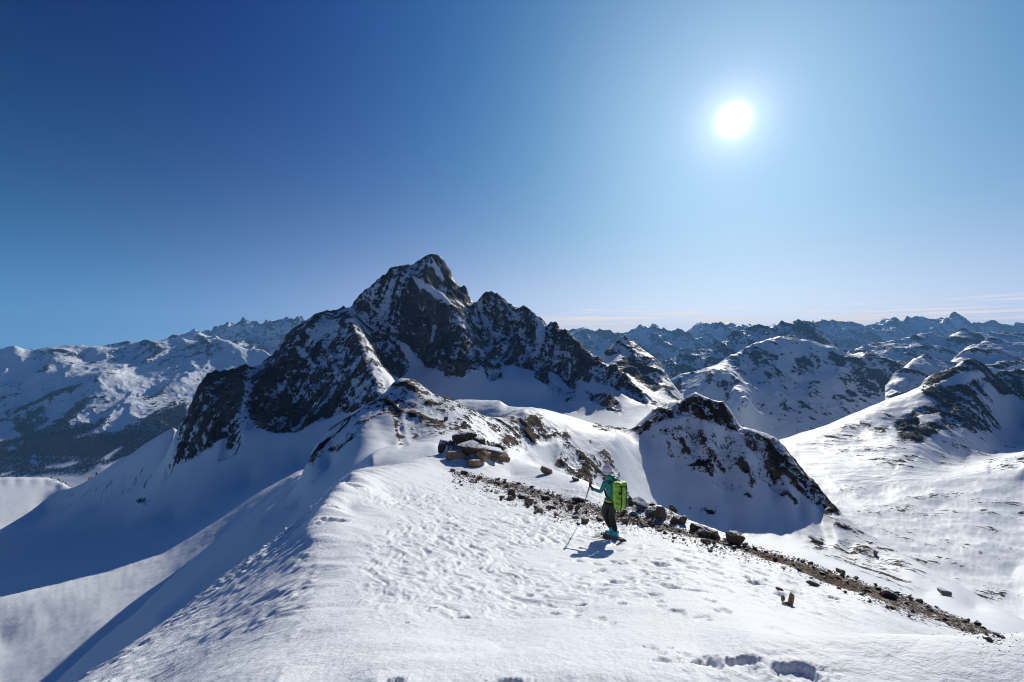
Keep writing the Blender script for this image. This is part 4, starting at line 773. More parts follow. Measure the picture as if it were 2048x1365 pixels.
M_SNOWY = rock_mat('snow dusted slab', (0.10, 0.08, 0.065), (0.20, 0.16, 0.12), 0.85)
def rock_mesh(name, seed, sub=3, cuts=16, rough=0.06, mat=None, lo=0.62):
    # angular block: hull of a few scattered corners, edges worn, faces roughened
    r = random.Random(seed); bm = bmesh.new()
    for _ in range(max(9, int(cuts * 0.85))):
        d = Vector((r.gauss(0, 1), r.gauss(0, 1), r.gauss(0, 1))).normalized()
        q = Vector([math.copysign(abs(c) ** 0.62, c) for c in d]); bm.verts.new(q.normalized() * r.uniform(0.82, 1.12))
    h = bmesh.ops.convex_hull(bm, input=bm.verts[:])
    bmesh.ops.delete(bm, geom=[v for v in bm.verts if not v.link_faces], context='VERTS')
    if sub > 2:
        bmesh.ops.triangulate(bm, faces=bm.faces[:])
        bmesh.ops.subdivide_edges(bm, edges=bm.edges[:], cuts=4 if sub > 3 else 2, use_grid_fill=True)
        bmesh.ops.triangulate(bm, faces=bm.faces[:])
        for _ in range(2): bmesh.ops.smooth_vert(bm, verts=bm.verts[:], factor=0.35, use_axis_x=True, use_axis_y=True, use_axis_z=True)
        off = Vector((r.random() * 50, r.random() * 50, r.random() * 50)); la = Vector((r.gauss(0, .4), r.gauss(0, .4), 1)).normalized()
        for v in bm.verts:
            t = v.co.dot(la) * 5 + mnoise.noise(v.co * 1.5 + off); k = abs(t - math.floor(t) - 0.5) * 2
            v.co *= 1 + rough * 1.1 * mnoise.fractal(v.co * 2.6 + off, 0.9, 2.0, 5) - 0.035 * (k > 0.8)
    me = bpy.data.meshes.new(name); bm.to_mesh(me); bm.free()
    if mat: me.materials.append(mat)
    try: me.shade_smooth_by_angle = None
    except Exception: pass
    return me
ROCKS = []
def place_rock(name, me, pos, size, rot, sink=0.25, label=None, group=None, parent=None, cat='rock'):
    o = bpy.data.objects.new(name, me); COL.objects.link(o)
    o.location = pos + Vector((0, 0, size[2] * (0.5 - sink) * 1.0)); o.scale = tuple(s * 0.5 * 1.15 for s in size); o.rotation_euler = rot
    if parent: o.parent = parent
    else: tag(o, label, cat, group)
    TRI[0] += len(me.polygons); ROCKS.append(o); return o
def px_rock(name, px, py, w, h, seed, mat, label, depth=0.8, rot=(0, 0, 0), layer_='snow_crest', sub=3, cuts=14, rough=0.07, sink=0.22, group=None, lo=0.62):
    """a rock seen w x h picture elements (of the 2048 frame) large, its foot at (px, py)"""
    p = on_ground(layer_, px, py); k = p.y / F; W, H = w * k, h * k
    return place_rock(name, rock_mesh(name, seed, sub, cuts, rough, mat, lo), p, (W, W * depth, H * 1.25), rot, sink, label, group)
rr = random.Random(3)
D2 = math.radians
big = [
 ('boulder', 934, 903, 52, 26, 1, M_DARK, 'dark lumpy boulder on top of the rock outcrop at the head of the snow crest', .8, (0, .1, .3), .12),
 ('boulder', 938, 884, 30, 26, 2, M_DARK, 'upright black block crowning the outcrop, topmost rock of the crest', .8, (0, 0, .2), .05),
 ('boulder', 889, 900, 34, 24, 3, M_DARK, 'dark slanting rock with a snow drift behind it, left end of the outcrop', .7, (0, -.5, .2), .2),
 ('boulder', 908, 912, 46, 16, 4, M_TAN, 'low tan brown slab leaning left below the dark lumpy boulder', .6, (0, -.35, .1), .2),
 ('boulder', 948, 900, 46, 14, 5, M_BROWN, 'brown flat-topped slab under a snow cap in the middle of the outcrop', .7, (0, .15, 0), .2),
 ('boulder', 978, 905, 66, 16, 6, M_SNOWY, 'long snow-dusted slab sloping down to the right across the outcrop', .7, (0, .35, 0), .2),
 ('boulder', 948, 933, 34, 22, 7, M_TAN, 'tan striped wedge of rock, lowest stone at the foot of the outcrop', .7, (0, -.3, .5), .18),
 ('boulder', 963, 922, 24, 22, 8, M_TAN, 'narrow tan leaf of rock beside the lowest wedge of the outcrop', .7, (0, -.55, .2), .18),
 ('boulder', 972, 914, 22, 14, 9, M_TAN, 'small pale tan block joining the two tan parts of the outcrop', .8, (0, 0, 0), .2),
 ('boulder', 995, 918, 50, 22, 10, M_TAN, 'large warm tan rock with a rusty stripe, right end of the outcrop', .7, (0, .3, .2), .18),
 ('boulder', 921, 893, 34, 20, 61, M_DARK, 'dark rough block filling the gap between the slanting rock and the black block', .8, (0, -.2, .3), .3),
 ('boulder', 958, 893, 30, 14, 62, M_DARK, 'dark block under snow right of the upright black block', .8, (0, .2, .3), .3),
 ('boulder', 930, 916, 22, 9, 63, M_BROWN, 'small brown slab edge below the lumpy dark boulder', .7, (0, -.3, .3), .3),
 ('boulder', 1000, 899, 40, 11, 64, M_SNOWY, 'thin snow-covered slab on top of the large warm tan rock', .7, (0, .4, .1), .3),
 ('boulder', 1013, 921, 18, 13, 65, M_TAN, 'small tan corner stone touching the right side of the large tan rock', .8, (0, .5, .3), .3),
 ('boulder', 983, 921, 26, 12, 66, M_BROWN, 'rusty brown stone wedged between the two tan rocks', .8, (0, .1, .3), .3),
 ('boulder', 1093, 948, 30, 16, 12, M_BROWN, 'lone brown rock on the white strip between the outcrop and the hiker', .7, (0, .45, 0), .2),
 ('boulder', 1150, 962, 18, 8, 13, M_GREY, 'small grey rock on the skyline of the snow strip left of the hiker', .8, (0, .4, 0), .2),
 ('boulder', 1264, 1008, 24, 18, 14, M_GREY, 'grey rock just right of the green backpack', .8, (0, .4, 0), .2),
 ('boulder', 1280, 1016, 30, 22, 15, M_SNOWY, 'snowy grey rock second along the crest right of the backpack', .8, (0, .3, 0), .2),
 ('boulder', 1301, 1033, 22, 22, 16, M_GREY, 'rounded dark grey boulder with snow beside it, right of the hiker', .8, (0, .2, .4), .15),
 ('boulder', 1324, 1039, 26, 30, 17, M_GREY, 'largest rounded grey boulder of the crest right of the hiker', .9, (0, .3, .2), .12),
 ('boulder', 1303, 1012, 14, 12, 18, M_DARK, 'dark knob of rock on the skyline above the rounded boulders', .8, (0, 0, 0), .2),
 ('boulder', 1345, 1022, 20, 14, 19, M_DARK, 'dark rock on the skyline right of the largest rounded boulder', .8, (0, .4, 0), .2),
 ('boulder', 1350, 1045, 24, 18, 20, M_GREY, 'grey rock at the foot of the crest right of the rounded boulders', .8, (0, .3, 0), .2),
 ('boulder', 1368, 1050, 22, 22, 21, M_GREY, 'blocky grey pedestal rock with an overhanging snow cap', .8, (0, 0, .2), .12),
 ('boulder', 1392, 1062, 30, 18, 22, M_DARK, 'dark square rock standing after the gap in the crest', .8, (0, 0, .1), .15),
 ('boulder', 1418, 1074, 36, 24, 23, M_BROWN, 'broad brown rock with snow on its back, mid crest', .8, (0, .3, .2), .15),
 ('boulder', 1412, 1088, 20, 13, 24, M_BROWN, 'round brown stone lying on the snow just below the crest rocks', .8, (0, 0, 0), .2),
 ('boulder', 1470, 1090, 36, 27, 25, M_BROWN, 'dark brown pyramid-shaped rock alone on the crest', .8, (0, .1, .1), .1),
 ('boulder', 1581, 1211, 20, 24, 71, M_TAN, 'tan shark-fin stone standing in the open snow at lower right', .5, (0, .5, .3), .2),
 ('boulder', 1566, 1207, 9, 15, 27, M_TAN, 'thin tan splinter stuck in the snow left of the fin stone', .6, (0, -.1, .3), .15),
 ('boulder', 1571, 1210, 10, 6, 28, M_BROWN, 'small brown stone between the splinter and the fin stone', .6, (0, 0, .3), .15),
 ('boulder', 1627, 1172, 28, 8, 29, M_BROWN, 'flat brown slab lying on open snow above the fin stone', .5, (0, .35, 0), .2),
 ('boulder', 1559, 1181, 18, 5, 30, M_BROWN, 'thin brown sliver on the snow above left of the fin stone', .5, (0, .3, 0), .2),
 ('boulder', 1775, 1196, 44, 16, 31, M_DARK, 'dark jagged slab in the lower gravel band at right', .6, (0, .4, 0), .2),
 ('boulder', 1550, 1124, 10, 11, 32, M_DARK, 'small dark upright stone on the lower edge of the gravel band', .8, (0, 0, 0), .2),
 ('boulder', 1605, 1126, 10, 8, 33, M_BROWN, 'small rounded brown stone on the upper edge of the gravel band', .8, (0, 0, 0), .2),
 ('boulder', 1682, 1140, 22, 10, 34, M_BROWN, 'brown rocks edge standing up on the skyline of the gravel band', .8, (0, .3, 0), .2),
 ('boulder', 1024, 998, 18, 18, 40, M_DARK, 'dark block at the left end of the loose stones below the band', .8, (0, 0, .3), .15),
 ('boulder', 1021, 1001, 16, 12, 41, M_GREY, 'grey slab leaning against the dark block at left', .8, (0, -.3, .3), .2),
 ('boulder', 1046, 998, 26, 10, 42, M_DARK, 'low dark slab in shadow right of the dark block', .6, (0, .25, 0), .2),
 ('boulder', 1058, 1010, 22, 16, 43, M_TAN, 'orange tan pointed rock among the loose stones', .7, (0, .4, .2), .15),
 ('boulder', 1080, 1026, 16, 11, 44, M_TAN, 'rounded tan stone, lowest of the loose stones left of the pole', .8, (0, .3, 0), .2),
 ('boulder', 1090, 1002, 26, 12, 45, M_DARK, 'long dark rock in the middle of the loose stones', .6, (0, .2, 0), .2),
 ('boulder', 1122, 1007, 10, 12, 46, M_DARK, 'small dark cube-like stone in the loose stones', .8, (0, 0, .3), .2),
 ('boulder', 1103, 1017, 24, 8, 47, M_BROWN, 'flat brown stones plate half buried in snow', .6, (0, .1, 0), .25),
 ('boulder', 1142, 1021, 14, 12, 48, M_TAN, 'tan angular stone left of the trekking pole', .8, (0, 0, .3), .2),
 ('boulder', 1155, 1024, 14, 13, 49, M_BROWN, 'brown pointed stone just left of the trekking pole', .8, (0, .2, .3), .2),
 ('boulder', 1160, 1004, 34, 10, 50, M_DARK, 'dark overhanging ledge in the gravel behind the trekking pole', .6, (0, .15, 0), .25),
 ('boulder', 1169, 1048, 18, 12, 51, M_BROWN, 'rounded brown stone beside the tip of the trekking pole', .8, (0, .1, .3), .2),
 ('boulder', 1198, 1043, 18, 9, 52, M_BROWN, 'brown stone lying just left of the hiker', .7, (0, .35, 0), .2),
 ('boulder', 1150, 1038, 18, 7, 53, M_TAN, 'flat tan stone above the tip of the trekking pole', .7, (0, .1, 0), .25),
 ('boulder', 1248, 1048, 18, 13, 54, M_BROWN, 'brown boulder just right of the legs of the hiker', .8, (0, .3, .1), .2),
 ('boulder', 1212, 1072, 30, 7, 55, M_DARK, 'flat dark slab under the snow at the feet of the hiker', .7, (0, .1, 0), .3),
 ('boulder', 1246, 1084, 22, 6, 56, M_BROWN, 'flat brown stone just right of the boots', .7, (0, .3, 0), .3),
]
crest_ = range(14, 24)
for a in big:
    if a[5] in crest_ or a[5] < 11: a = (*a[:3], a[3] * (1.05 if a[5] < 11 else 1.2), a[4] * (.92 if a[5] < 11 else .85), *a[5:9], (a[9][0], a[9][1] * (.5 if a[5] < 11 else 1) + (.25 if a[5] > 11 else 0), a[9][2]), a[10] + .18)
    name, px, py, w, h, seed, mat, label, dep, rot, sink = a
    px_rock(name, px, py, w, h, seed, mat, label, dep, rot, sink=sink, sub=4 if w > 20 else 3, cuts=18)
px_rock('boulder', 1890, 1190, 26, 14, 35, M_GREY, 'lone dark boulder on the sunny slope below the gravel band, far right', .8, (0, .3, 0), layer_='rocky_crest')
px_rock('boulder', 1630, 1084, 28, 14, 36, M_GREY, 'dark boulder on the sunny slope below the rocky knob', .8, (0, .3, 0), layer_='rocky_crest')
px_rock('boulder', 1750, 1112, 10, 12, 37, M_GREY, 'small upright boulder casting a shadow on the sunny slope', .8, (0, 0, 0), layer_='rocky_crest')
px_rock('boulder', 892, 842, 12, 11, 38, M_DARK, 'small round boulder on the snow slope above the outcrop', .8, (0, 0, 0), layer_='rocky_crest')

# loose stones in the gravel band: the larger ones one by one, the rest as one heap
lib = [rock_mesh('stone', 100 + i, 2, 12, 0.10, (M_BROWN, M_GREY, M_DARK, M_BROWN, M_TAN)[i % 5], 0.55) for i in range(15)]
Pn = BAND
def stone_label(k, px):
    look = ('rounded brown', 'snow-dusted grey', 'small black', 'pitted dark brown', 'pale tan')[k % 5]
    for lim, where in ((960, 'at the left tip of the gravel band'), (1040, 'in the gravel left of the dark blocks'), (1110, 'behind the loose stones left of the trekking pole'), (1190, 'in the gravel band around the trekking pole'), (1260, 'in the gravel behind the hiker'),
                       (1360, 'in the gravel below the rounded boulders'), (1480, 'in the gravel before the pyramid-shaped rock'), (1600, 'just right of the pyramid-shaped rock'), (1720, 'in the smooth gravel at right'), (1850, 'in the gravel band beside the dark jagged slab'), (9999, 'at the lower right end of the gravel band')):
        if px < lim: return 'loose %s stone %s' % (look, where), '%s stones %s' % (look, where)
rs = random.Random(21)
def band_point():
    while True:
        t = rs.random(); px = 905 + (2010 - 905) * t; top = np.interp(px, [905, 950, 1010, 1060, 1120, 1180, 1240, 1300, 1380, 1440, 1500, 1600, 1700, 1800, 1860, 1960, 2010], [944, 952, 962, 975, 993, 1008, 1024, 1040, 1062, 1078, 1092, 1122, 1156, 1188, 1212, 1252, 1276])
        py = top + rs.uniform(-2, 34) * rs.random() ** 0.6
        if 1000 < px < 1215 and rs.random() < .35: py = top + rs.uniform(15, 52)
        if 1720 < px < 1960 and rs.random() < .4: py = top + rs.uniform(10, 42)
        if px > 1860 and py > top + 26: continue
        return px, py
for i in range(240):
    px, py = band_point(); p = on_ground('snow_crest', px, py); k = p.y / F
    w = rs.choice((6, 7, 8, 9, 11, 13)) * k
    o_ = rs.randrange(15)
    o = place_rock('stone', lib[o_], p, (w, w * rs.uniform(.6, 1), w * rs.uniform(.45, .8)), (rs.uniform(-.4, .4), rs.uniform(-.4, .6), rs.uniform(0, 6.28)), 0.2,
                   *stone_label(o_, px), cat='stone')
V, Fc = [], []
phi = (1 + 5 ** .5) / 2
ico = [Vector(v).normalized() for v in ((-1, phi, 0), (1, phi, 0), (-1, -phi, 0), (1, -phi, 0), (0, -1, phi), (0, 1, phi), (0, -1, -phi), (0, 1, -phi), (phi, 0, -1), (phi, 0, 1), (-phi, 0, -1), (-phi, 0, 1))]
icf = [(0, 11, 5), (0, 5, 1), (0, 1, 7), (0, 7, 10), (0, 10, 11), (1, 5, 9), (5, 11, 4), (11, 10, 2), (10, 7, 6), (7, 1, 8), (3, 9, 4), (3, 4, 2), (3, 2, 6), (3, 6, 8), (3, 8, 9), (4, 9, 5), (2, 4, 11), (6, 2, 10), (8, 6, 7), (9, 8, 1)]
for i in range(6500):
    px, py = band_point(); py += rs.gauss(0, 2.5)
    p = on_ground('snow_crest', px, py) if i % 2 == 0 else p + Vector((rs.gauss(0, .12), rs.gauss(0, .2), 0))
    if i % 2: p.z = ground_z('snow_crest', p.x, p.y)
    s = (p.y / F) * rs.uniform(1.2, 4.2) * 0.5; b = len(V)
    R_ = Matrix.Rotation(rs.random() * 6.28, 3, 'Z') @ Matrix.Rotation(rs.uniform(-.6, .6), 3, 'X'); sc = (s * rs.uniform(.8, 1.5), s * rs.uniform(.7, 1.2), s * rs.uniform(.4, .9))
    for v in ico:
        w = v * rs.uniform(.75, 1.15); V.append(p + R_ @ Vector((w.x * sc[0], w.y * sc[1], w.z * sc[2])))
    Fc.extend([(a + b, c + b, d + b) for a, c, d in icf])
M_GRAV = rock_mat('gravel', (0.20, 0.14, 0.095), (0.40, 0.29, 0.20), 0.05, (0.07, 0.05, 0.04), sc=3)
tag(mesh_obj('gravel', V, Fc, M_GRAV), 'brown gravel and broken stones in a band across the snow crest', kind='stuff')

# far-off lift mast in the shaded valley
p = on_ground('shaded_hill', 1594, 866); V = []
for zz, r in ((0, 2.5), (30, 1.2)):
    for k in range(8): V.append((r * math.cos(k * .785), r * math.sin(k * .785), zz))
root = bpy.data.objects.new('lift_mast', None); root.location = p; COL.objects.link(root); tag(root, 'thin dark lift mast standing alone in the blue-shaded valley', 'mast')
m_steel = new_mat_simple('dark steel', (0.08, 0.08, 0.085), 0.5)
mesh_obj('pole', V, [(k, (k + 1) % 8, 8 + (k + 1) % 8, 8 + k) for k in range(8)], m_steel, root)
bx = [(x, y, z) for x in (-9, 9) for y in (-1, 1) for z in (29.2, 31)]
mesh_obj('crossarm', bx, [(0, 1, 3, 2), (4, 6, 7, 5), (0, 4, 5, 1), (2, 3, 7, 6), (0, 2, 6, 4), (1, 5, 7, 3)], m_steel, root)
print('PART3', time.time() - T0, TRI[0])
# ------------------------------------------------------------------ the hiker
def skin_obj(name, joints, edges, mat, parent, root=0, sub=2):
    """one continuous surface grown round a skeleton; joints = [(x, y, z, rx, ry)]"""
    me = bpy.data.meshes.new(name + '_skeleton'); me.from_pydata([j[:3] for j in joints], edges, []); me.update()
    o = bpy.data.objects.new(name, me); COL.objects.link(o)
    sk = o.modifiers.new('skin', 'SKIN'); sk.use_smooth_shade = True; sk.branch_smoothing = 0.6
    if not me.skin_vertices: me.skin_vertices.new()
    for i, j in enumerate(joints):
        d = me.skin_vertices[0].data[i]; d.radius = (j[3], j[4] if len(j) > 4 else j[3]); d.use_root = (i == root)
    sb = o.modifiers.new('smooth', 'SUBSURF'); sb.levels = sub; sb.render_levels = sub
    dg = bpy.context.evaluated_depsgraph_get(); dg.update()
    m2 = bpy.data.meshes.new_from_object(o.evaluated_get(dg)); m2.name = name
    o.modifiers.clear(); o.data = m2; bpy.data.meshes.remove(me)
    m2.materials.clear(); m2.materials.append(mat); m2.shade_smooth()
    TRI[0] += len(m2.polygons) * 2
    o.parent = parent; return o
def tube(bm, pts, rad, seg=8):
    pts = [Vector(p) for p in pts]; rings = []
    for i, p in enumerate(pts):
        t = (pts[min(i + 1, len(pts) - 1)] - pts[max(i - 1, 0)]).normalized()
        a = t.orthogonal().normalized() if i == 0 else (a_ - t * a_.dot(t)).normalized()
        a_ = a; b = t.cross(a)
        rings.append([bm.verts.new(p + (a * math.cos(6.2832 * k / seg) + b * math.sin(6.2832 * k / seg)) * rad[i]) for k in range(seg)])
    for r0, r1 in zip(rings[:-1], rings[1:]):
        for k in range(seg): bm.faces.new((r0[k], r0[(k + 1) % seg], r1[(k + 1) % seg], r1[k]))
    bm.faces.new(rings[0][::-1]); bm.faces.new(rings[-1])
def ell(bm, c, r, rot=None, sub=2):
    g = bmesh.ops.create_icosphere(bm, subdivisions=sub, radius=1.0)
    for v in g['verts']:
        q = Vector((v.co.x * r[0], v.co.y * r[1], v.co.z * r[2])); v.co = (rot @ q if rot else q) + Vector(c)
def bobj(name, bm, mat, parent, smooth=True):
    me = bpy.data.meshes.new(name); bmesh.ops.recalc_face_normals(bm, faces=bm.faces[:]); bm.to_mesh(me); bm.free(); me.materials.append(mat)
    if smooth: me.shade_smooth()
    TRI[0] += len(me.polygons) * 2
    o = bpy.data.objects.new(name, me); COL.objects.link(o); o.parent = parent; return o
def fabric(name, col, rough=0.75, wr=0.02, sc=9.0, var=0.15):
    m = M(name); n = m.noise(sc, 4, 0.55, None, 0.8)
    m.put(m.b.inputs['Base Color'], m.mix(m.ramp(n, .3, .7), tuple(c * (1 - var) for c in col), tuple(c * (1 + var) for c in col)))
    m.b.inputs['Roughness'].default_value = rough
    m.l(m.bump(n, wr, 1.0), m.b.inputs['Normal']); return m.m
m_skin = fabric('skin', (0.55, 0.33, 0.24), 0.5, 0.0005)
m_jack = fabric('teal jacket cloth', (0.008, 0.22, 0.25), 0.55, 0.05, 7)
m_hood = fabric('green hood cloth', (0.008, 0.25, 0.19), 0.55, 0.05, 8)
m_pant = fabric('black trouser cloth', (0.006, 0.006, 0.007), 0.8, 0.02, 6)
m_glov = fabric('dark glove leather', (0.035, 0.028, 0.035), 0.6, 0.01, 30)
m_hat = fabric('white knitted wool', (0.72, 0.66, 0.74), 0.9, 0.03, 55, 0.12)
m_boot = fabric('cyan boot plastic', (0.01, 0.36, 0.46), 0.35, 0.002, 12)
m_sole = fabric('tan boot sole', (0.22, 0.15, 0.09), 0.7, 0.004, 20)
m_green = fabric('bright green pack cloth', (0.24, 0.50, 0.035), 0.55, 0.09, 8, 0.25)
m_lime = fabric('lime hem cloth', (0.30, 0.36, 0.12), 0.6, 0.01)
m_blk = fabric('black webbing', (0.012, 0.012, 0.012), 0.5, 0.003, 40)
m_alu = new_mat_simple('pale pole metal', (0.62, 0.62, 0.62), 0.35, 0.05)

foot = on_ground('snow_crest', 1231, 1079); KP = foot.y / F
person = bpy.data.objects.new('person', None); person.location = foot; COL.objects.link(person)
tag(person, 'hiker in teal jacket, black trousers and white bobble hat, seen from behind on the snow', 'person')
def J(px, py, dy, r, r2=None): return ((px - 1231) * KP, dy, (1079 - py) * KP, r, r2 or r)
fd = Vector((-0.55, 0.835, 0)); sd = Vector((0.835, 0.55, 0))       # where the hiker faces, and the hiker's right side
# bare body under the clothes: one surface
bodyj = [J(1221, 1003, 0, .10, .085), J(1220, 990, 0, .09, .075), J(1220, 974, 0, .105, .085), J(1218.5, 961, .01, .075, .065), J(1217.5, 953.5, .03, .042), J(1216, 946, .05, .066, .07), J(1215.3, 939, .05, .062, .066),
         J(1217, 1008, .07, .062), J(1212.5, 1034, .27, .043), J(1225.5, 1065, .17, .030), J(1226, 1008, -.05, .062), J(1223, 1037, .10, .043), J(1231, 1066, -.02, .030),
         J(1211.5, 962, -.02, .042), J(1202, 982.5, -.04, .032), J(1184.5, 979.5, .06, .022), J(1228, 963, .10, .042), J(1231, 983, .20, .032), J(1219, 984, .42, .022)]
skin_obj('body', bodyj, [(0, 1), (1, 2), (2, 3), (3, 4), (4, 5), (5, 6), (0, 7), (7, 8), (8, 9), (0, 10), (10, 11), (11, 12), (3, 13), (13, 14), (14, 15), (3, 16), (16, 17), (17, 18)], m_skin, person)
hc = Vector(J(1215.5, 942.5, .05, 0)[:3])
bm = bmesh.new(); ell(bm, hc + fd * .085 + Vector((0, 0, -.012)), (.013, .02, .017)); bobj('nose', bm, m_skin, person)
bm = bmesh.new()
for sgn in (-1, 1): ell(bm, hc + fd * .068 + sd * (.028 * sgn) + Vector((0, 0, .008)), (.011, .011, .007))
bobj('eyes', bm, new_mat_simple('dark eyes', (.02, .015, .01), .2), person)
bm = bmesh.new(); ell(bm, hc + fd * .070 + Vector((0, 0, -.042)), (.022, .012, .007)); bobj('mouth', bm, new_mat_simple('lips', (.40, .14, .12), .4), person)
jk = [J(1220.5, 1001, 0, .128, .105), J(1220.5, 988, 0, .115, .095), J(1220, 973, 0, .135, .11), J(1218.5, 961.5, .01, .095, .085), J(1218, 956, .02, .062),
      J(1210.5, 963.5, -.02, .062), J(1206, 973, -.035, .055), J(1201, 983, -.04, .048), J(1193, 981.5, .0, .042), J(1186.5, 980, .05, .034), J(1228, 964, .10, .062), J(1231, 983, .20, .048), J(1221, 984, .38, .036)]
skin_obj('jacket', jk, [(0, 1), (1, 2), (2, 3), (3, 4), (3, 5), (5, 6), (6, 7), (7, 8), (8, 9), (3, 10), (10, 11), (11, 12)], m_jack, person)
bm = bmesh.new(); ell(bm, J(1220.5, 954.5, .0, 0)[:3], (.108, .105, .062)); ell(bm, J(1226, 957.5, -.06, 0)[:3], (.090, .080, .045)); bobj('hood', bm, m_hood, person)
bm = bmesh.new(); z0 = J(0, 1000.5, 0, 0)[2]; cx = J(1220.5, 0, 0, 0)[0]
tube(bm, [(cx, 0, z0 - .018), (cx, 0, z0 + .025)], (.133, .128), 20); bobj('jacket_hem', bm, m_lime, person)
pj = [J(1221, 1002, 0, .122, .105), J(1216.5, 1009, .07, .090), J(1214.5, 1022, .15, .100), J(1214.0, 1034, .22, .092), J(1218.5, 1048, .20, .078), J(1225.5, 1063, .16, .060), J(1226.5, 1009, -.05, .100), J(1225.5, 1023, .03, .094), J(1224.5, 1037, .09, .084), J(1228, 1051, .04, .070), J(1231, 1064, -.01, .058)]
skin_obj('trousers', pj, [(0, 1), (1, 2), (2, 3), (3, 4), (4, 5), (0, 6), (6, 7), (7, 8), (8, 9), (9, 10)], m_pant, person)
bm = bmesh.new(); ell(bm, hc + Vector((0, 0, .012)), (.104, .108, .118), sub=3)
for v in bm.verts:
    if v.co.z < hc.z - .03: v.co.z = hc.z - .03 - (hc.z - .03 - v.co.z) * .5
hat = bobj('hat', bm, m_hat, person)
bm = bmesh.new(); tube(bm, [tuple(hc + Vector((0, 0, -.075))), tuple(hc + Vector((0, 0, -.03)))], (.100, .108), 20); bobj('hat_brim', bm, m_hat, hat)
bm = bmesh.new(); ell(bm, J(1215.5, 931, .05, 0)[:3], (.052, .052, .048), sub=3)
for v in bm.verts: v.co += (v.co - Vector(J(1215.5, 932.5, .05, 0)[:3])) * .25 * mnoise.noise(v.co * 60)
bobj('bobble', bm, m_hat, hat)
for nm, c in (('boot', J(1231.5, 1066, -.02, 0)), ('boot', J(1226.5, 1064, .17, 0))):
    c = Vector(c[:3]); bz = ground_z('snow_crest', foot.x + c.x, foot.y + c.y) - foot.z
    bm = bmesh.new(); tube(bm, [tuple(c + Vector((0, 0, .05))), tuple(c), (c.x, c.y, bz + .10), (c.x, c.y, bz + .045)], (.066, .062, .058, .062), 12)
    d = fd * .10; g = bmesh.ops.create_icosphere(bm, subdivisions=2, radius=1.0)
    for v in g['verts']:
        q = fd * v.co.x * .145 + sd * v.co.y * .052 + Vector((0, 0, v.co.z * .052)); v.co = Vector((c.x, c.y, bz + .07)) + fd * .06 + q
    b_ = bobj(nm, bm, m_boot, person)
    bm = bmesh.new(); g = bmesh.ops.create_cube(bm, size=1.0)
    for v in g['verts']: v.co = Vector((c.x, c.y, bz + .012)) + fd * (v.co.x * .29 + .05) + sd * v.co.y * .09 + Vector((0, 0, v.co.z * .06))
    bmesh.ops.bevel(bm, geom=bm.edges[:], offset=.018, segments=2, affect='EDGES'); bobj('sole', bm, m_sole, b_)
# gloves: palm, four unequal fingers curled round the grip, thumb from the side
grip_top = Vector(J(1183.8, 965.5, .10, 0)[:3]); tip = Vector(J(1152, 1057.5, 0, 0)[:3])
tp = on_ground('snow_crest', 1154, 1056); tip = Vector(tp) - foot; tip.z -= .02
ax = (tip - grip_top).normalized()
def glove(name, wrist, gc, axis):
    bm = bmesh.new(); axis = axis.normalized(); to = (gc - wrist); to = (to - axis * to.dot(axis)).normalized(); sv = axis.cross(to).normalized()
    R_ = Matrix((to, sv, axis)).transposed(); ell(bm, gc - to * .035 + sv * .0, (.042, .024, .046), R_)
    tube(bm, [wrist - to * .03, wrist + to * .01, gc - to * .05], (.036, .034, .03), 10)
    for i, (off, ln) in enumerate(((-.032, 1.0), (-.011, 1.08), (.010, 1.02), (.030, .85))):
        pts = []
        for t in (0, .35, .7, 1.0):
            a = math.radians(165 - 235 * t * ln); pts.append(gc + axis * off + (to * math.cos(a) * -.0 + to * math.cos(a) * .026 + sv * math.sin(a) * .026))
        tube(bm, pts, (.0115, .011, .010, .008), 6)
    a0 = gc - to * .035 - axis * .035
    tube(bm, [a0, gc - to * .012 - axis * .048 - sv * .024, gc + to * .014 - axis * .040 - sv * .022], (.013, .011, .009), 6)
    return bobj(name, bm, m_glov, person)
gL = grip_top + ax * .13
glove('glove', Vector(J(1186, 980, .05, 0)[:3]), gL, ax)
glove('glove', Vector(J(1221, 984, .38, 0)[:3]), Vector(J(1215, 983, .46, 0)[:3]), Vector((0.1, .1, -1)))

# trekking pole
pole = bpy.data.objects.new('trekking_pole', None); pole.location = tp; COL.objects.link(pole)
tag(pole, 'pale metal trekking pole with black grip held in the left hand of the hiker', 'trekking pole')
o0 = foot - tp; gt = grip_top + o0; tl = tip + o0; L = (tl - gt).length
def along(t): return gt + (tl - gt) * t
bm = bmesh.new(); tube(bm, [along(0), along(.012), along(.05), along(.12), along(.20), along(.25)], (.016, .021, .016, .015, .014, .011), 10); gr = bobj('grip', bm, m_blk, pole)
bm = bmesh.new(); tube(bm, [along(.25), along(.52)], (.0095, .0095), 8); bobj('upper_shaft', bm, m_blk, pole)
bm = bmesh.new(); tube(bm, [along(.42), along(.44), along(.47)], (.015, .016, .013), 8); bobj('clamp', bm, m_blk, pole)
bm = bmesh.new(); tube(bm, [along(.47), along(.97)], (.009, .007), 8); bobj('lower_shaft', bm, m_alu, pole)
bm = bmesh.new(); tube(bm, [along(.90), along(.905), along(.91)], (.02, .048, .02), 14); bobj('basket', bm, m_blk, pole)
bm = bmesh.new(); tube(bm, [along(.97), along(1)], (.006, .003), 6); bobj('tip', bm, m_blk, pole)
bm = bmesh.new(); c = along(.03); tube(bm, [c, c + Vector((-.03, .02, -.06)), c + Vector((-.03, .02, -.14)), c + Vector((0, 0, -.17))], (.006,) * 4, 5); bobj('wrist_strap', bm, m_blk, pole)

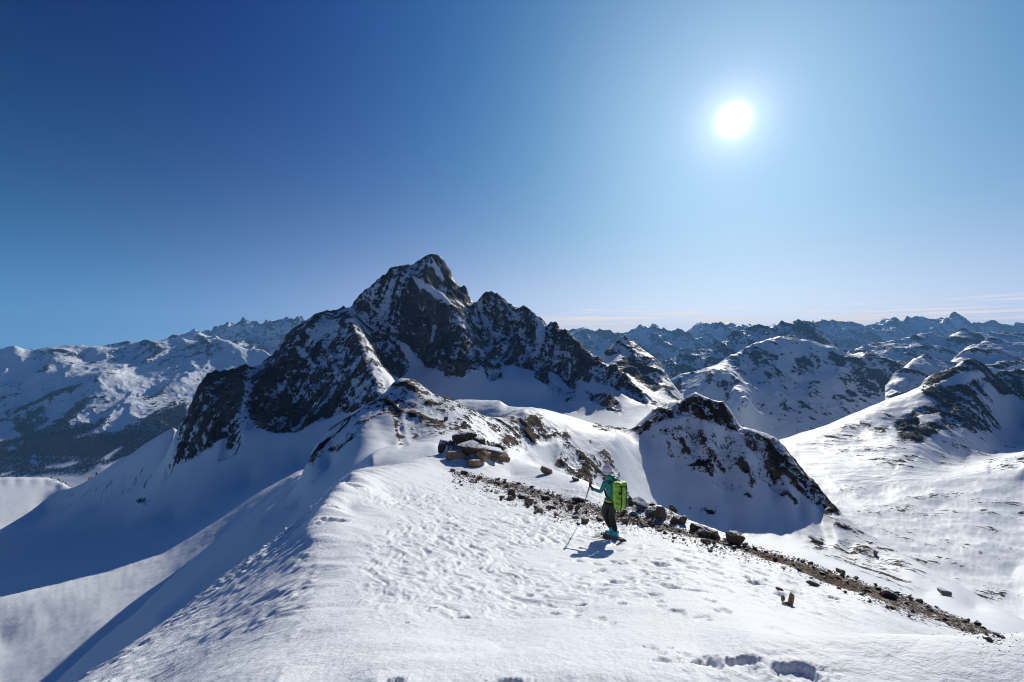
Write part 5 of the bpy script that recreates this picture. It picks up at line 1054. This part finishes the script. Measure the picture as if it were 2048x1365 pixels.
# backpack
packc = Vector(J(1235, 985, 0, 0)[:3]); packc.y = -.22
pack = bpy.data.objects.new('backpack', None); pack.location = foot + packc; COL.objects.link(pack)
pack.rotation_euler = (math.radians(-2), math.radians(2.5), math.atan2(fd.x, fd.y) * -1)
tag(pack, 'bright green roll-top backpack with black straps on the back of the hiker', 'backpack')
def rsec(z, w, d, cy=0, n=20, e=3.2):
    out = []
    for k in range(n):
        a = 6.2832 * k / n; c, s_ = math.cos(a), math.sin(a); f_ = (abs(c) ** e + abs(s_) ** e) ** (-1 / e)
        out.append((c * f_ * w / 2, cy + s_ * f_ * d / 2, z))
    return out
def loft(name, secs, mat, parent, wob=.006):
    bm = bmesh.new(); rs_ = []
    for s_ in secs: rs_.append([bm.verts.new(Vector(p) * 1.0) for p in s_])
    n = len(secs[0])
    for a, b in zip(rs_[:-1], rs_[1:]):
        for k in range(n): bm.faces.new((a[k], a[(k + 1) % n], b[(k + 1) % n], b[k]))
    bm.faces.new(rs_[0][::-1]); bm.faces.new(rs_[-1])
    bmesh.ops.subdivide_edges(bm, edges=bm.edges[:], cuts=1, use_grid_fill=True)
    for v in bm.verts: v.co += Vector((mnoise.noise(v.co * 9), mnoise.noise(v.co * 9 + Vector((5, 5, 5))), mnoise.noise(v.co * 11 + Vector((9, 0, 0))))) * wob * 2
    return bobj(name, bm, mat, parent)
Hh = 53 * KP
bd = loft('pack_body', [rsec(-.50 * Hh, .19, .13), rsec(-.46 * Hh, .24, .18), rsec(-.35 * Hh, .27, .215), rsec(-.1 * Hh, .285, .23), rsec(.15 * Hh, .30, .23), rsec(.32 * Hh, .305, .22), rsec(.40 * Hh, .29, .18)], m_green, pack)
loft('top_lid', [rsec(.36 * Hh, .31, .20), rsec(.41 * Hh, .345, .215), rsec(.455 * Hh, .35, .20), rsec(.485 * Hh, .32, .17), rsec(.50 * Hh, .26, .12)], m_green, pack, .009)
for x in (-.075, .085):
    bm = bmesh.new(); tube(bm, [(x, -.115, .40 * Hh), (x, -.128, .2 * Hh), (x, -.126, -.1 * Hh), (x, -.112, -.38 * Hh), (x * .9, -.08, -.47 * Hh)], (.011,) * 5, 6)
    st = bobj('strap', bm, m_blk, pack)
    for zz in np.linspace(-.3, .28, 8):
        bm = bmesh.new(); ell(bm, (x, -.134, zz * Hh), (.014, .008, .009), sub=1); bobj('strap_loop', bm, m_blk, st)
bm = bmesh.new(); tube(bm, [(-.16, -.02, .37 * Hh), (-.10, -.105, .375 * Hh), (.10, -.105, .375 * Hh), (.16, -.02, .37 * Hh)], (.008,) * 4, 6); bobj('lid_strap', bm, m_blk, pack)
for zz in (.16, -.06, -.28):
    bm = bmesh.new(); tube(bm, [(-.145, -.03, zz * Hh + .02), (-.11, -.112, zz * Hh), (-.075, -.125, zz * Hh - .01)], (.006,) * 3, 5); bobj('compression_strap', bm, m_blk, pack)
bm = bmesh.new(); ell(bm, (-.115, -.112, .13 * Hh), (.045, .012, .028)); bobj('side_buckle', bm, m_blk, pack)
bm = bmesh.new(); ell(bm, (.155, -.02, .12 * Hh), (.010, .03, .022)); bobj('side_buckle', bm, m_blk, pack)
for x in (-.10, .10):
    bm = bmesh.new(); tube(bm, [(x, .10, .38 * Hh), (x, .17, .42 * Hh), (x * 1.1, .30, .34 * Hh), (x * 1.2, .36, .15 * Hh), (x * 1.3, .30, -.1 * Hh), (x * 1.2, .10, -.25 * Hh)], (.018, .022, .022, .022, .014, .010), 8); bobj('shoulder_strap', bm, m_blk, pack)
bm = bmesh.new(); tube(bm, [(-.02, -.10, -.49 * Hh), (-.02, -.08, -.53 * Hh), (-.015, -.07, -.56 * Hh)], (.01, .012, .006), 6); bobj('bottom_tab', bm, m_green, pack)
print('DONE', time.time() - T0, TRI[0])
